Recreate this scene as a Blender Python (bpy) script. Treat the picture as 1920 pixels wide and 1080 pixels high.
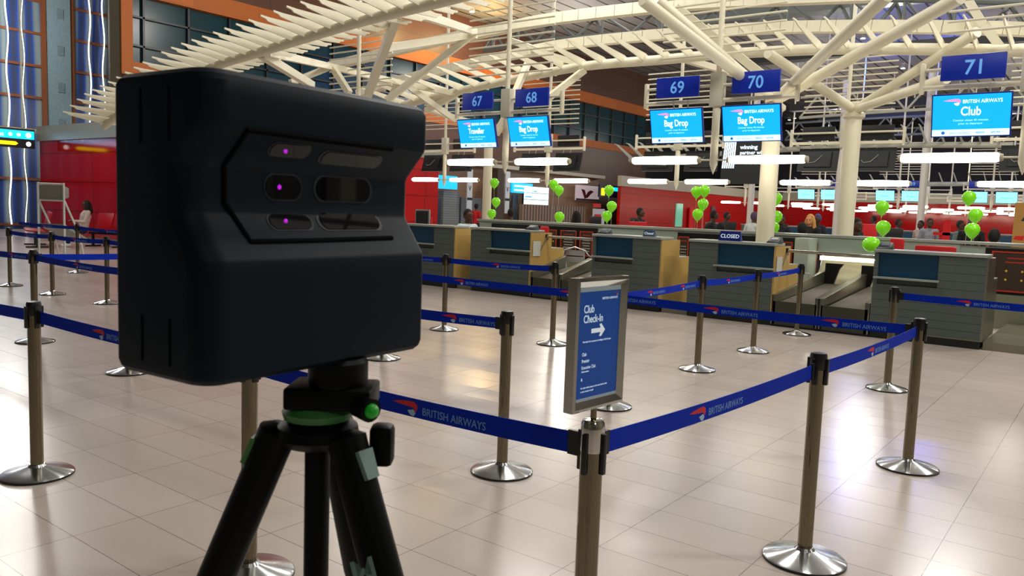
import bpy, bmesh, math, random
from mathutils import Vector, Matrix
random.seed(7)
for o in list(bpy.data.objects): bpy.data.objects.remove(o)
sc = bpy.context.scene
COL = sc.collection
# ------------------------------------------------------------ camera
FPX, PIT, ROL, H, YAW = 1502.87, .09722, .036086, 1.51, .65029
ca, sa = math.cos(YAW), math.sin(YAW)
def g3(x, y, z):            # camera-heading frame -> world (floor tile) frame
    return Vector((x*ca - y*sa, x*sa + y*ca, z))
cp, sp, cr, sr = math.cos(PIT), math.sin(PIT), math.cos(ROL), math.sin(ROL)
R0, F0, U0 = g3(1,0,0), g3(0,cp,-sp), g3(0,sp,cp)
CR = R0*cr + U0*sr
CU = -R0*sr + U0*cr
cam = bpy.data.cameras.new('camera'); camo = bpy.data.objects.new('camera', cam); COL.objects.link(camo)
camo.matrix_world = Matrix(((CR.x, CU.x, -F0.x, 0), (CR.y, CU.y, -F0.y, 0), (CR.z, CU.z, -F0.z, H), (0,0,0,1)))
cam.sensor_width = 36; cam.lens = FPX/1920*36; cam.clip_start = .05; cam.clip_end = 300
cam.dof.use_dof = True; cam.dof.focus_distance = 9.0; cam.dof.aperture_fstop = 18
sc.camera = camo
# ------------------------------------------------------------ world, exposure
w = bpy.data.worlds.new('world'); sc.world = w; w.use_nodes = True
w.node_tree.nodes['Background'].inputs[0].default_value = (.62, .66, .74, 1)
w.node_tree.nodes['Background'].inputs[1].default_value = .34
sc.view_settings.view_transform = 'Standard'; sc.view_settings.look = 'None'
sc.view_settings.exposure = .5; sc.view_settings.gamma = 1; sc.view_settings.use_curve_mapping = False
# unseen point lights added below the roof to brighten floor, walls and roof
def unseen_light(x, y, z, e, c=(1,.965,.90), r=.6):
    l = bpy.data.lights.new('unseen_hall_light', 'POINT'); l.shadow_soft_size = r; l.energy = e; l.color = c
    o = bpy.data.objects.new('unseen_hall_light', l); COL.objects.link(o); o.location = (x, y, z); return o
for (x, y, z, e) in [(0,3,8.5,330),(6,9,8.5,900),(-5,9,8.8,500),(1,15,8.6,800),(-10,14,8.6,520),(-3,23,9,700),(-13,24,9,520),(-22,8,9,330),(-25,7.5,5.5,260),(-22,20,9.5,600),(-32.5,12,8,520),(-24,36,9.0,700),(-8,34,8.0,420),(2,30,8,300),(-14,50,7.5,480),(-4,48,7.5,480),(-20,62,7,700),(-7,66,7,700),(8,-4,8,300)]:
    unseen_light(x, y, z, e)
for (x, y, z) in [(-27.8,30.5,10.4),(-27.8,34.0,10.6)]: unseen_light(x, y, z, 300, (1,.66,.25), .15)
for (x, y, z, e) in [(-10.5,42,11.0,260),(-13,54,10.8,300),(-8.6,52,10.6,240)]: unseen_light(x, y, z, e, (.02,.12,1), .2)

# ------------------------------------------------------------ helpers
def ray(u, v):
    return CR*((u-960)/FPX) + CU*(-(v-540)/FPX) + F0
def at(u, v, X=None, Y=None, Z=None):
    r = ray(u, v)
    if X is not None: k = X/r.x
    elif Y is not None: k = Y/r.y
    else: k = (Z-H)/r.z
    return Vector((r.x*k, r.y*k, H + r.z*k))
def lin(c): return c/12.92 if c <= .04045 else ((c+.055)/1.055)**2.4
def rgb(h, m=1): return tuple(lin(int(h[i:i+2],16)/255)*m for i in (0,2,4)) + (1,)
MATS = {}
def mat(name, col, rough=.5, metal=0, emit=0, noise=0, bump=0, scale=8, spec=.5, trans=0, coat=0, alpha=1, ecol=None):
    if name in MATS: return MATS[name]
    m = bpy.data.materials.new(name); m.use_nodes = True; nt = m.node_tree; b = nt.nodes['Principled BSDF']
    c = rgb(col) if isinstance(col, str) else tuple(col) + (1,)
    b.inputs['Base Color'].default_value = c; b.inputs['Roughness'].default_value = rough; b.inputs['Metallic'].default_value = metal
    b.inputs['Specular IOR Level'].default_value = spec; b.inputs['Transmission Weight'].default_value = trans; b.inputs['Coat Weight'].default_value = coat
    b.inputs['Alpha'].default_value = alpha
    if emit:
        b.inputs['Emission Color'].default_value = (rgb(ecol) if ecol else c); b.inputs['Emission Strength'].default_value = emit
    tc = nt.nodes.new('ShaderNodeTexCoord'); n = nt.nodes.new('ShaderNodeTexNoise'); n.inputs['Scale'].default_value = scale; n.inputs['Detail'].default_value = 3
    nt.links.new(tc.outputs['Object'], n.inputs['Vector'])
    if noise:
        mx = nt.nodes.new('ShaderNodeMix'); mx.data_type = 'RGBA'; mx.inputs[6].default_value = tuple(x*(1-noise) for x in c[:3])+(1,); mx.inputs[7].default_value = tuple(min(1,x*(1+noise)) for x in c[:3])+(1,)
        nt.links.new(n.outputs['Fac'], mx.inputs[0]); nt.links.new(mx.outputs[2], b.inputs['Base Color'])
    if bump:
        bp = nt.nodes.new('ShaderNodeBump'); bp.inputs['Strength'].default_value = bump; bp.inputs['Distance'].default_value = .01
        nt.links.new(n.outputs['Fac'], bp.inputs['Height']); nt.links.new(bp.outputs[0], b.inputs['Normal'])
    if not noise and not bump:      # slight roughness variation keeps surfaces from looking uniform
        mr = nt.nodes.new('ShaderNodeMapRange'); mr.inputs[3].default_value = max(0, rough*.9); mr.inputs[4].default_value = min(1, rough*1.1)
        nt.links.new(n.outputs['Fac'], mr.inputs[0]); nt.links.new(mr.outputs[0], b.inputs['Roughness'])
    MATS[name] = m; return m

class MB:
    def __init__(s): s.v = []; s.f = []
    def add(s, vs, fs):
        o = len(s.v); s.v += [Vector(p) for p in vs]; s.f += [tuple(i+o for i in f) for f in fs]; return s
    def box(s, x0, x1, y0, y1, z0, z1, M=None):
        vs = [Vector(p) for p in ((x0,y0,z0),(x1,y0,z0),(x1,y1,z0),(x0,y1,z0),(x0,y0,z1),(x1,y0,z1),(x1,y1,z1),(x0,y1,z1))]
        if M is not None: vs = [M @ p for p in vs]
        return s.add(vs, [(0,3,2,1),(4,5,6,7),(0,1,5,4),(1,2,6,5),(2,3,7,6),(3,0,4,7)])
    def bar(s, a, b, wd, ht, up=(0,0,1), taper=1):
        a, b = Vector(a), Vector(b); d = (b-a).normalized(); up = Vector(up); x = d.cross(up)
        if x.length < 1e-4: x = d.cross(Vector((0,1,0)))
        x.normalize(); z = x.cross(d); vs = []
        for p, k in ((a,1),(b,taper)):
            for i, j in ((-1,-1),(1,-1),(1,1),(-1,1)): vs.append(p + x*wd/2*i*k + z*ht/2*j*k)
        return s.add(vs, [(0,1,2,3),(7,6,5,4),(0,4,5,1),(1,5,6,2),(2,6,7,3),(3,7,4,0)])
    def tube(s, pts, r, n=10, cap=True):
        pts = [Vector(p) for p in pts]; rs = r if isinstance(r, (list,tuple)) else [r]*len(pts); vs = []; fs = []; px = None
        for i, p in enumerate(pts):
            d = (pts[min(i+1,len(pts)-1)] - pts[max(i-1,0)]).normalized()
            if px is None:
                px = d.cross(Vector((0,0,1)))
                if px.length < 1e-3: px = Vector((1,0,0))
            px = (px - d*px.dot(d)).normalized(); py = d.cross(px)
            for k in range(n):
                t = 2*math.pi*k/n; vs.append(p + (px*math.cos(t)+py*math.sin(t))*rs[i])
        for i in range(len(pts)-1):
            for k in range(n):
                a = i*n+k; b = i*n+(k+1)%n; fs.append((a, b, b+n, a+n))
        if cap: fs += [tuple(range(n-1,-1,-1)), tuple(range((len(pts)-1)*n, len(pts)*n))]
        return s.add(vs, fs)
    def lathe(s, prof, c=(0,0,0), n=24):
        c = Vector(c); vs = []; fs = []
        for r, z in prof:
            for k in range(n):
                t = 2*math.pi*k/n; vs.append(c + Vector((r*math.cos(t), r*math.sin(t), z)))
        for i in range(len(prof)-1):
            for k in range(n):
                a = i*n+k; b = i*n+(k+1)%n; fs.append((a, b, b+n, a+n))
        fs += [tuple(range(n-1,-1,-1)), tuple(range((len(prof)-1)*n, len(prof)*n))]
        return s.add(vs, fs)
    def ball(s, c, r, sx=1, sy=1, sz=1, n=12):
        prof = [(max(.001, math.sin(math.pi*i/n)), -math.cos(math.pi*i/n)) for i in range(n+1)]
        o = len(s.v); s.lathe(prof, n=n*2); c = Vector(c)
        for i in range(o, len(s.v)): p = s.v[i]; s.v[i] = c + Vector((p.x*r*sx, p.y*r*sy, p.z*r*sz))
        return s
    def prism(s, pts, org, ex, ey, t):       # flat outline, extruded by t along ex x ey
        org, ex, ey = Vector(org), Vector(ex), Vector(ey); nz = ex.cross(ey).normalized()*t; n = len(pts)
        vs = [org + ex*x + ey*y for x, y in pts]; vs += [p + nz for p in vs]
        fs = [tuple(range(n-1,-1,-1)), tuple(range(n,2*n))] + [(i,(i+1)%n,(i+1)%n+n,i+n) for i in range(n)]
        return s.add(vs, fs)
    def text(s, txt, org, ex, ey, size, al='L', t=.0015, squash=1, fit=None):
        vs, fs, wd = text_geo(txt)
        if fit: squash = fit/(wd*size)
        off = {'L':0,'C':-wd/2,'R':-wd}[al]
        org, ex, ey = Vector(org), Vector(ex), Vector(ey); nz = ex.cross(ey).normalized()*t
        return s.add([org + ex*(p[0]+off)*size*squash + ey*p[1]*size + nz*p[2] for p in vs], fs)
    def build(s, name, m, parent=None, smooth=True, loc=None, bevel=0):
        me = bpy.data.meshes.new(name); me.from_pydata([tuple(p) for p in s.v], [], s.f); me.materials.append(m)
        me.update()
        if bevel:
            b = bmesh.new(); b.from_mesh(me)
            es = [e for e in b.edges if len(e.link_faces) == 2 and e.calc_face_angle(0) > .5]
            bmesh.ops.bevel(b, geom=es, offset=bevel, segments=2, affect='EDGES', profile=.5, clamp_overlap=True); b.to_mesh(me); b.free()
        if smooth:
            me.shade_smooth(); me.set_sharp_from_angle(angle=.6)
        o = bpy.data.objects.new(name, me); COL.objects.link(o)
        if parent is not None: o.parent = parent
        if loc is not None: o.location = loc
        return o
_tx = {}
def text_geo(txt):
    if txt in _tx: return _tx[txt]
    c = bpy.data.curves.new('t', 'FONT'); c.body = txt; c.size = 1; c.resolution_u = 3; c.offset = .004 if len(txt) > 10 else .014
    o = bpy.data.objects.new('t', c); COL.objects.link(o); dg = bpy.context.evaluated_depsgraph_get(); dg.update()
    me = bpy.data.meshes.new_from_object(o.evaluated_get(dg))
    b = bmesh.new(); b.from_mesh(me); bmesh.ops.dissolve_limit(b, angle_limit=.01, verts=b.verts, edges=b.edges)
    n0 = [(v.co.x, v.co.y, 0) for v in b.verts]
    for i, v in enumerate(b.verts): v.index = i
    fs = [tuple(v.index for v in f.verts) for f in b.faces]; N = len(n0)
    bd = [e for e in b.edges if len(e.link_faces) == 1]
    vs = n0 + [(x, y, 1) for x, y, _ in n0]
    F = [tuple(i+N for i in f) for f in fs]
    for e in bd:
        f = e.link_faces[0]; vi = [v.index for v in f.verts]; a, c2 = e.verts[0].index, e.verts[1].index
        if vi[(vi.index(a)+1) % len(vi)] != c2: a, c2 = c2, a
        F.append((a, c2, c2+N, a+N))
    b.free(); wd = max([p[0] for p in n0] or [0]); bpy.data.objects.remove(o); bpy.data.meshes.remove(me)
    _tx[txt] = (vs, F, wd); return _tx[txt]

def tag(o, label=None, cat=None, group=None, kind=None):
    if label: o['label'] = label
    if cat: o['category'] = cat
    if group: o['group'] = group
    if kind: o['kind'] = kind
    return o
def thing(name, label, cat, loc=(0,0,0), rz=0, group=None):
    o = bpy.data.objects.new(name, None); COL.objects.link(o); o.location = loc; o.rotation_euler = (0,0,rz); o.empty_display_size = .1
    return tag(o, label, cat, group)
def struct(name, mb, m, **k): return tag(mb.build(name, m, **k), kind='structure')
def copy_tree(o, parent=None):
    c = o.copy(); COL.objects.link(c)
    if parent is not None: c.parent = parent
    for ch in list(o.children): copy_tree(ch, c)
    return c
def dup(o, loc, label, rz=None, group=None):
    c = copy_tree(o); c.location = loc; c['label'] = label
    if rz is not None: c.rotation_euler.z = rz
    if group: c['group'] = group
    return c
# airline ribbon outline (unit length 1)
RIB1 = [(0,.14),(.3,.2),(.62,.24),(.86,.24),(.97,.18),(1,.08),(.95,-.02),(.86,-.1),(.9,0),(.84,.06),(.6,.08),(.3,.1)]
RIB2 = [(.6,-.04),(.84,.02),(.93,-.08),(.84,-.18),(.72,-.16)]
def ribbon(a, b, org, ex, ey, L, t=.0015):
    a.prism([(x*L,y*L) for x,y in RIB1], org, ex, ey, t); b.prism([(x*L,y*L) for x,y in RIB2], org, ex, ey, t)

def interp(pts, n=8):
    out = []
    for i in range(len(pts)-1):
        p0, p1, p2, p3 = pts[max(i-1,0)], pts[i], pts[i+1], pts[min(i+2,len(pts)-1)]
        for k in range(n):
            t = k/n; out.append(.5*((2*p1)+(p2-p0)*t+(2*p0-5*p1+4*p2-p3)*t*t+(3*p1-p0-3*p2+p3)*t**3))
    out.append(pts[-1]); return out
# ------------------------------------------------------------ materials
def floor_mat():
    m = bpy.data.materials.new('floor_tiles'); m.use_nodes = True; nt = m.node_tree; b = nt.nodes['Principled BSDF']
    tc = nt.nodes.new('ShaderNodeTexCoord'); mp = nt.nodes.new('ShaderNodeMapping'); br = nt.nodes.new('ShaderNodeTexBrick')
    mp.inputs['Location'].default_value = (TX, TY, 0)
    br.offset = 0; br.inputs['Scale'].default_value = 1; br.inputs['Brick Width'].default_value = .603; br.inputs['Row Height'].default_value = .2987
    br.inputs['Mortar Size'].default_value = .0016; br.inputs['Mortar Smooth'].default_value = .1; br.inputs['Bias'].default_value = 0
    br.inputs['Color1'].default_value = rgb('d8cbc1'); br.inputs['Color2'].default_value = rgb('d1c3b8'); br.inputs['Mortar'].default_value = rgb('5d4c45')
    nz = nt.nodes.new('ShaderNodeTexNoise'); nz.inputs['Scale'].default_value = .8; nz.inputs['Detail'].default_value = 4
    mx = nt.nodes.new('ShaderNodeMix'); mx.data_type = 'RGBA'; mx.blend_type = 'MULTIPLY'; mx.inputs[0].default_value = .22
    L = nt.links
    L.new(tc.outputs['Object'], mp.inputs[0]); L.new(mp.outputs[0], br.inputs['Vector']); L.new(tc.outputs['Object'], nz.inputs['Vector'])
    L.new(br.outputs['Color'], mx.inputs[6]); L.new(nz.outputs['Fac'], mx.inputs[7]); L.new(mx.outputs[2], b.inputs['Base Color'])
    mr = nt.nodes.new('ShaderNodeMapRange'); mr.inputs[3].default_value = .21; mr.inputs[4].default_value = .26; L.new(nz.outputs['Fac'], mr.inputs[0]); L.new(mr.outputs[0], b.inputs['Roughness'])
    b.inputs['Specular IOR Level'].default_value = .85
    bp = nt.nodes.new('ShaderNodeBump'); bp.inputs['Strength'].default_value = .25; bp.inputs['Distance'].default_value = .002; bp.invert = True
    L.new(br.outputs['Fac'], bp.inputs['Height']); L.new(bp.outputs[0], b.inputs['Normal'])
    return m
def panel_mat(name, col, seam, bw, bh, rough=.5, ms=.02, vec='YZ', noise=.12, metal=0):
    m = bpy.data.materials.new(name); m.use_nodes = True; nt = m.node_tree; b = nt.nodes['Principled BSDF']; L = nt.links
    tc = nt.nodes.new('ShaderNodeTexCoord'); sx = nt.nodes.new('ShaderNodeSeparateXYZ'); cb = nt.nodes.new('ShaderNodeCombineXYZ')
    L.new(tc.outputs['Object'], sx.inputs[0]); L.new(sx.outputs[vec[0]], cb.inputs[0]); L.new(sx.outputs[vec[1]], cb.inputs[1])
    br = nt.nodes.new('ShaderNodeTexBrick'); br.offset = 0; br.inputs['Scale'].default_value = 1; br.inputs['Brick Width'].default_value = bw; br.inputs['Row Height'].default_value = bh
    br.inputs['Mortar Size'].default_value = ms/2; br.inputs['Mortar Smooth'].default_value = .1
    c = rgb(col); br.inputs['Color1'].default_value = tuple(min(1,x*(1+noise)) for x in c[:3])+(1,); br.inputs['Color2'].default_value = tuple(x*(1-noise) for x in c[:3])+(1,); br.inputs['Mortar'].default_value = rgb(seam)
    L.new(cb.outputs[0], br.inputs['Vector']); L.new(br.outputs['Color'], b.inputs['Base Color']); b.inputs['Roughness'].default_value = rough; b.inputs['Metallic'].default_value = metal
    return m
_o = g3(.09203*H, 2.72886*H, 0); TX = -_o.x + .603*40; TY = -_o.y + .2987*60
white = mat('white_steel_paint', 'e6e0c8', .45, noise=.04)
dimwhite = mat('grey_white_steel', 'a8a89a', .5, noise=.05)
darksteel = mat('dark_grey_steel', '5a5f5e', .5, noise=.1)
blackp = mat('black_plastic', '0b0c0f', .4)
navy = mat('navy_plastic', '0a1f78', .4)
chrome = mat('polished_chrome', 'c8c6c0', .12, 1)
red = panel_mat('red_cladding', 'b00004', '6a0003', 2.4, .95, .28, .03, 'YZ', .06)
redx = panel_mat('red_cladding_front', 'b00004', '6a0003', 2.4, .95, .1, .03, 'XZ', .06)
cream = mat('cream_fascia', 'a9a48f', .4, noise=.05)
# brushed steel with radial streaks for the bases
def brushed(name, col, rough, an):
    m = bpy.data.materials.new(name); m.use_nodes = True; nt = m.node_tree; b = nt.nodes['Principled BSDF']
    b.inputs['Base Color'].default_value = rgb(col); b.inputs['Metallic'].default_value = 1; b.inputs['Roughness'].default_value = rough; b.inputs['Anisotropic'].default_value = an; b.inputs['Anisotropic Rotation'].default_value = .25 if an > .7 else 0
    tg = nt.nodes.new('ShaderNodeTangent'); tg.direction_type = 'RADIAL'; tg.axis = 'Z'; nt.links.new(tg.outputs[0], b.inputs['Tangent'])
    MATS[name] = m; return m
polem = brushed('brushed_pole_steel', '7f7763', .05, .0)
basem = brushed('brushed_base_steel', 'cfd2d6', .22, .92)

# ------------------------------------------------------------ room shell
fm = floor_mat()
struct('floor', MB().box(-46,14,-14,98,-.1,0), fm, smooth=False)
ceilm = panel_mat('ceiling_panels', '77736e', '100f0e', .95, 6.0, .6, .12, 'XY', .08)
mb = MB()
mb.box(-46,14,-14,98,12,12.2)
struct('ceiling', mb, ceilm, smooth=False)
woodm = panel_mat('brown_wall_panels', '50301a', '2c1c10', 3.6, 1.15, .45, .03, 'YZ', .08)
orangem = panel_mat('orange_wood_panels', 'ae5800', '8a4600', 3.0, 3.0, .6, .02, 'YZ', .12)
glassm = mat('dark_teal_glass', '0e3238', .25, 0, spec=.3, noise=.3, scale=.5)
mull = mat('black_mullion', '0c0f12', .4)
# upper storey wall on the left (faces the hall, plane X=-30)
XW = -30.0
mb = MB(); mb.box(XW-.6,XW,19,56,0,6.0); mb.box(XW-.6,XW,15.5,56,9.6,12)
struct('wall_left', mb, woodm, smooth=False)
mb = MB(); mb.box(XW-.5,XW+.06,15.12,56,6.0,6.5); mb.box(XW-.5,XW+.06,15.12,56,8.95,9.65); mb.box(XW-.5,XW+.06,15.12,15.55,6.5,12)
struct('trim_1', mb, orangem, smooth=False)
mb = MB(); mb.box(XW-.12,XW,14.72,15.12,3.4,12)
struct('trim_2', mb, mat('olive_pier','332a10',.7), smooth=False)
wn = struct('window_1', MB().box(XW-.35,XW-.25,15.5,56,6.5,9.0), glassm, smooth=False)
mb = MB()
y = 16.07
while y < 56: mb.box(XW-.26,XW-.12,y-.04,y+.04,6.5,9.0); y += 1.83
for z in (7.14,8.2): mb.box(XW-.26,XW-.12,15.5,56,z-.035,z+.035)
mb.build('window_frame', mull, wn, smooth=False)
struct('wall_left_far', MB().box(-36,-35.7,24,97,0,12), mat('dark_far_wall','2c302e',.7), smooth=False)
# curtain wall beyond
XG = -36.0
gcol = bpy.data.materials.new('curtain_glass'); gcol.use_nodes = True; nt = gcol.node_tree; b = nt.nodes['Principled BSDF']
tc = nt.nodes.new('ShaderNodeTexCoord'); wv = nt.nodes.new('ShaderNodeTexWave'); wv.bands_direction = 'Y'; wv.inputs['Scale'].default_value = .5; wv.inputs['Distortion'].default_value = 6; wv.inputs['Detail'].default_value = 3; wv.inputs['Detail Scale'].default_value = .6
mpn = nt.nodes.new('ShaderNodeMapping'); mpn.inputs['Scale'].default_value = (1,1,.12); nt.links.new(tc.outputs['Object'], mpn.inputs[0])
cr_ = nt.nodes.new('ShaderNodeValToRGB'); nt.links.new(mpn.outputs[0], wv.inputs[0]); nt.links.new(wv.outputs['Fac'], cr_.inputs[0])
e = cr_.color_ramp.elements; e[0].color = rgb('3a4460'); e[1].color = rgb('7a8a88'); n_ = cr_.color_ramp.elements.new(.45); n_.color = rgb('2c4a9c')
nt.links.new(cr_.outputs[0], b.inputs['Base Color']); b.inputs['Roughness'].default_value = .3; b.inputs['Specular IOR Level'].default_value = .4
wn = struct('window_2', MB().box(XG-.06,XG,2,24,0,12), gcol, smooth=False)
rustm = mat('rust_orange_mullion', '7a4426', .5)
mb = MB()
for z in (10.56,9.25,7.96,6.66,5.38,4.07,2.05,.2): mb.box(XG,XG+.08,2,24,z-.05,z+.05)
for y in (11.4,14.92,16.02,18.1): mb.box(XG,XG+.12,y-.09,y+.09,0,12)
mb.build('window_frame', rustm, wn, smooth=False)
for y, r_, nm in ((13.52,.026,'leftmost'),(14.1,.014,'thin one beside the concrete pier'),(16.72,.026,'left one beyond the pier'),(17.3,.026,'right one beyond the pier')):
    pts = [(XG+.17, y + .045*math.sin(i*.8+y*3), .2+i*.34) for i in range(35)]
    tag(MB().tube(interp([Vector(p) for p in pts],2), r_, 6).build('neon_light_strip', mat('neon_white','ffffff',.5,emit=1.5)), 'wavering white light strip on the tall glass wall, '+nm, 'light strip', 'white light strips on the glass wall')
mb = MB(); mb.box(XG-.2,XG+.2,15.05,15.93,0,12)
cc = struct('trim_3', mb, mat('rough_grey_concrete', '78909a', .85, noise=.3, bump=.6, scale=14), smooth=False)
mb = MB()
for z in (4.4,5.9,7.4,8.9,10.4): mb.box(XG+.2,XG+.23,15.4,15.65,z-.2,z+.2)
mb.build('recessed_box', mat('grey_box','6a7e86',.8,noise=.3,scale=6), cc)
# the hall behind and to the right of the camera
mb = MB(); mb.box(14,14.3,-14,97,0,12); struct('wall_right', mb, panel_mat('right_wall_panels','5a5a4c','2a2a24',2.4,3,.5,.1,'YZ',.2), smooth=False)
mb = MB(); mb.box(-46,14,-14.3,-14,0,12); struct('wall_rear', mb, panel_mat('rear_wall_panels','3c4434','14160f',2.2,4,.4,.3,'XZ',.5), smooth=False)
mb = MB()
for x in range(-40,14,6): mb.box(x,x+.5,-13.9,-13.4,0,12)
for y in range(-12,60,7): mb.box(13.3,13.8,y,y+.6,0,12)
struct('trim_13', mb, cream, smooth=False)  # unseen columns added to put bright streaks into the pole reflections
# red box
mb = MB(); mb.box(-30.2,-20.62,12.35,12.5,0,3.28)
struct('wall_red_front', mb, redx, smooth=False).name = 'wall_front'
mb = MB(); mb.box(-20.8,-20.6,12.5,22.3,0,3.28); struct('wall_side', mb, red, smooth=False)
mb = MB(); mb.box(-30.3,-20.5,12.25,22.4,3.28,3.32); mb.box(-30.2,-20.5,12.25,22.4,3.32,3.78)
struct('trim_4', mb, mat('grey_fascia','8c8f86',.35,noise=.05), smooth=False)
mb = MB(); mb.bar((-30.6,5,3.62),(-30.6,13,3.62),.4,.16); mb.bar((-30.6,13,3.62),(-29,13.4,3.62),.3,.16)
struct('trim_5', mb, mat('white_beam_paint','c9c6b8',.5), smooth=False)
mb = MB(); mb.box(-30.2,-20.5,12.31,12.36,0,.14); struct('baseboard_front', mb, mat('grey_skirting','77736c',.4), smooth=False)
# far red wall along the hall
mb = MB(); mb.box(-26.3,-26.1,45.5,76,0,3.28); struct('wall_far_left', mb, red, smooth=False)
mb = MB(); mb.box(-26.3,-26,45.4,76,3.28,3.95); struct('trim_6', mb, cream, smooth=False)
mb = MB(); mb.box(-26,14,76,76.3,0,3.3); struct('wall_back', mb, redx, smooth=False)
mb = MB(); mb.box(-26,14,75.8,76.3,3.3,4.1); struct('trim_7', mb, cream, smooth=False)
mb = MB(); mb.box(-46,14,96,96.3,0,12); struct('wall_back_upper', mb, mat('dark_upper_wall','4a4650',.7), smooth=False).name = 'trim_8'
mb = MB(); mb.box(-28.4,-28.1,22,46,0,3.75); struct('wall_shops', mb, panel_mat('tan_shop_wall','8a6a50','5b4534',2.2,1.2,.45,.02,'YZ',.1), smooth=False).name = 'wall_left_shops'
mb = MB(); mb.box(-28.6,-27.6,22,46,3.75,3.95); struct('trim_9', mb, cream, smooth=False)

# ------------------------------------------------------------ queue stanchions
prb = MB(); prb.lathe([(.176,.004),(.178,.012),(.17,.018),(.1,.034),(.045,.05),(.036,.062)], n=48)
prub = MB().lathe([(.174,0),(.18,.002),(.18,.01),(.176,.012)], n=48)
ppl = MB().lathe([(.032,.05),(.032,.87)], n=28)
phd = MB().lathe([(.034,.865),(.036,.872),(.036,.925),(.033,.937),(.02,.94)], n=28)
pcl = MB().box(-.012,.012,.03,.045,.80,.915)
stan0 = None
def stanchion(X, Y, label, grp='belt barrier stanchions', rz=0):
    global stan0
    if stan0 is None:
        t = thing('queue_stanchion', label, 'stanchion', (X,Y,0), rz, grp)
        b = prb.build('base', basem, t); prub.build('rubber_rim', blackp, b)
        ppl.build('pole', polem, t); phd.build('belt_head', blackp, t)
        for k in range(4):
            c = pcl.build('belt_clip', blackp, t, bevel=.003) if k == 0 else c0.copy()
            if k == 0: c0 = c
            else: COL.objects.link(c); c.parent = t
            c.rotation_euler.z = k*math.pi/2
        stan0 = t; return t
    return dup(stan0, (X,Y,0), label, rz, grp)
ST = dict(A=(-4.54,1.81),B=(-2.75,3.58),C=(-1.02,3.57),D=(-.96,5.4),F=(-1.62,7.85),G=(-3.26,7.36),Hh=(-3.27,8.88),I=(-3.36,10.69),J=(-6.62,7.34),K=(-5.1,7.5),
 L=(-3.11,5.4),M=(-5.74,5.47),N=(-8.71,3.48),O=(-12.7,5.33),P=(-14.2,5.32),Q=(-11.25,5.44),R=(-16.04,7.2),S=(-6.71,3.42),T=(-2.7,1.86),V=(-14.3,8.9),W=(-11.9,7.3))
LB = dict(A='nearest stanchion at the left edge, with a green sheen on its pole',B='stanchion standing between the tripod and the framed sign, belt running off to the left',
 C='large stanchion at lower right whose whole ribbed base shows at the bottom edge',D='corner stanchion near the right edge where two belts meet',
 F='stanchion in front of the rightmost desk, just behind the right corner stanchion',G='stanchion right of the framed sign where a belt rises to the far desks',
 Hh='middle stanchion of the belt line running toward the luggage belt',I='farthest stanchion, standing in front of the double luggage belt',
 J='stanchion just right of the black scanner in front of the wood desk panel',K='stanchion directly left of the framed sign before the aluminium chair',
 L='stanchion mostly hidden behind the framed sign, its base showing below',M='stanchion hidden behind the scanner, base showing under its right side',
 N='stanchion behind the nearest left one, with belts going out three ways',O='stanchion at left in front of the white luggage trolley foot',
 P='leftmost far stanchion with its base at the picture edge',Q='stanchion just left of the scanner in front of the red wall',
 R='small far stanchion beside the red bench seats',S='stanchion behind the scanner, its base showing at the scanner lower left corner',
 T='stanchion seen behind the left tripod leg, its ribbed base cut by the bottom edge',V='small far stanchion behind the white trolley',W='far stanchion left of the scanner at the red wall')
for k, (x, y) in ST.items():
    if k in 'VW': continue
    stanchion(x, y, 'chrome ' + LB[k])
# ------------------------------------------------------------ belts
beltm = mat('royal_blue_belt', '002cb4', .7, spec=.15, noise=.05, scale=40)
ribr = mat('ribbon_red', 'd0142c', .5); ribb = mat('ribbon_pale_blue', 'a8c8e8', .5); beltt = mat('belt_lettering', '6f9ed8', .5)
def belt(a, b, label, n=1, f0=.5, zt=.893, sag=.012, flip=False, pitch=None, hw=.062):
    a, b = Vector((a[0],a[1],0)), Vector((b[0],b[1],0)); d = (b-a).normalized(); Lg = (b-a).length; a2 = a + d*.045; b2 = b - d*.045; Ln = (b2-a2).length
    nrm = Vector((d.y,-d.x,0))                    # visible side
    root = thing('barrier_belt', label, 'belt', a2, 0, 'barrier belts')
    N = 16; mb = MB(); vs = []
    def zz(t): return zt - 4*sag*t*(1-t)
    for i in range(N+1):
        t = i/N; p = d*(Ln*t); z = zz(t)
        for o in (-.0015,.0015):
            vs += [p + nrm*o + Vector((0,0,z-hw)), p + nrm*o + Vector((0,0,z))]
    fs = []
    for i in range(N):
        q = i*4; r = q+4
        fs += [(q,q+1,r+1,r),(q+2,r+2,r+3,q+3),(q+1,q+3,r+3,r+1),(q,r,r+2,q+2)]
    fs += [(0,2,3,1),(N*4,N*4+1,N*4+3,N*4+2)]
    mb.add(vs, fs); mb.build('webbing', beltm, root)
    ends = MB()
    for t in (0, 1):
        p = d*(Ln*t); s = 1 if t == 0 else -1; M = Matrix.Translation(p) @ Matrix.Rotation(math.atan2(d.y,d.x),4,'Z')
        ends = MB(); ends.box(min(0,s*.022)-.01,max(0,s*.022)+.01,-.006,.006,zz(t)-hw-.004,zz(t)+.004,M); ends.build('end_clip', blackp, root)
    for f in f0 if isinstance(f0,(list,tuple)) else [f0]:
        rr, rb, tx = MB(), MB(), MB(); ex = d; ey = Vector((0,0,1)); c = d*(Ln*f) + nrm*.0016 + Vector((0,0,zz(f)-hw*.56))
        ribbon(rr, rb, c - ex*.17 + ey*-.004, ex, ey, .115, .0006)
        tx.text('BRITISH AIRWAYS', c - ex*.035 - ey*.014, ex, ey, .036, 'L', .0006, .92)
        lg = tx.build('printed_name', beltt, root); rr.build('ribbon_mark', ribr, lg); rb.build('ribbon_tail', ribb, lg)
    return root
P_ = ST
E_ = (-1.13, 1.88)
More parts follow.
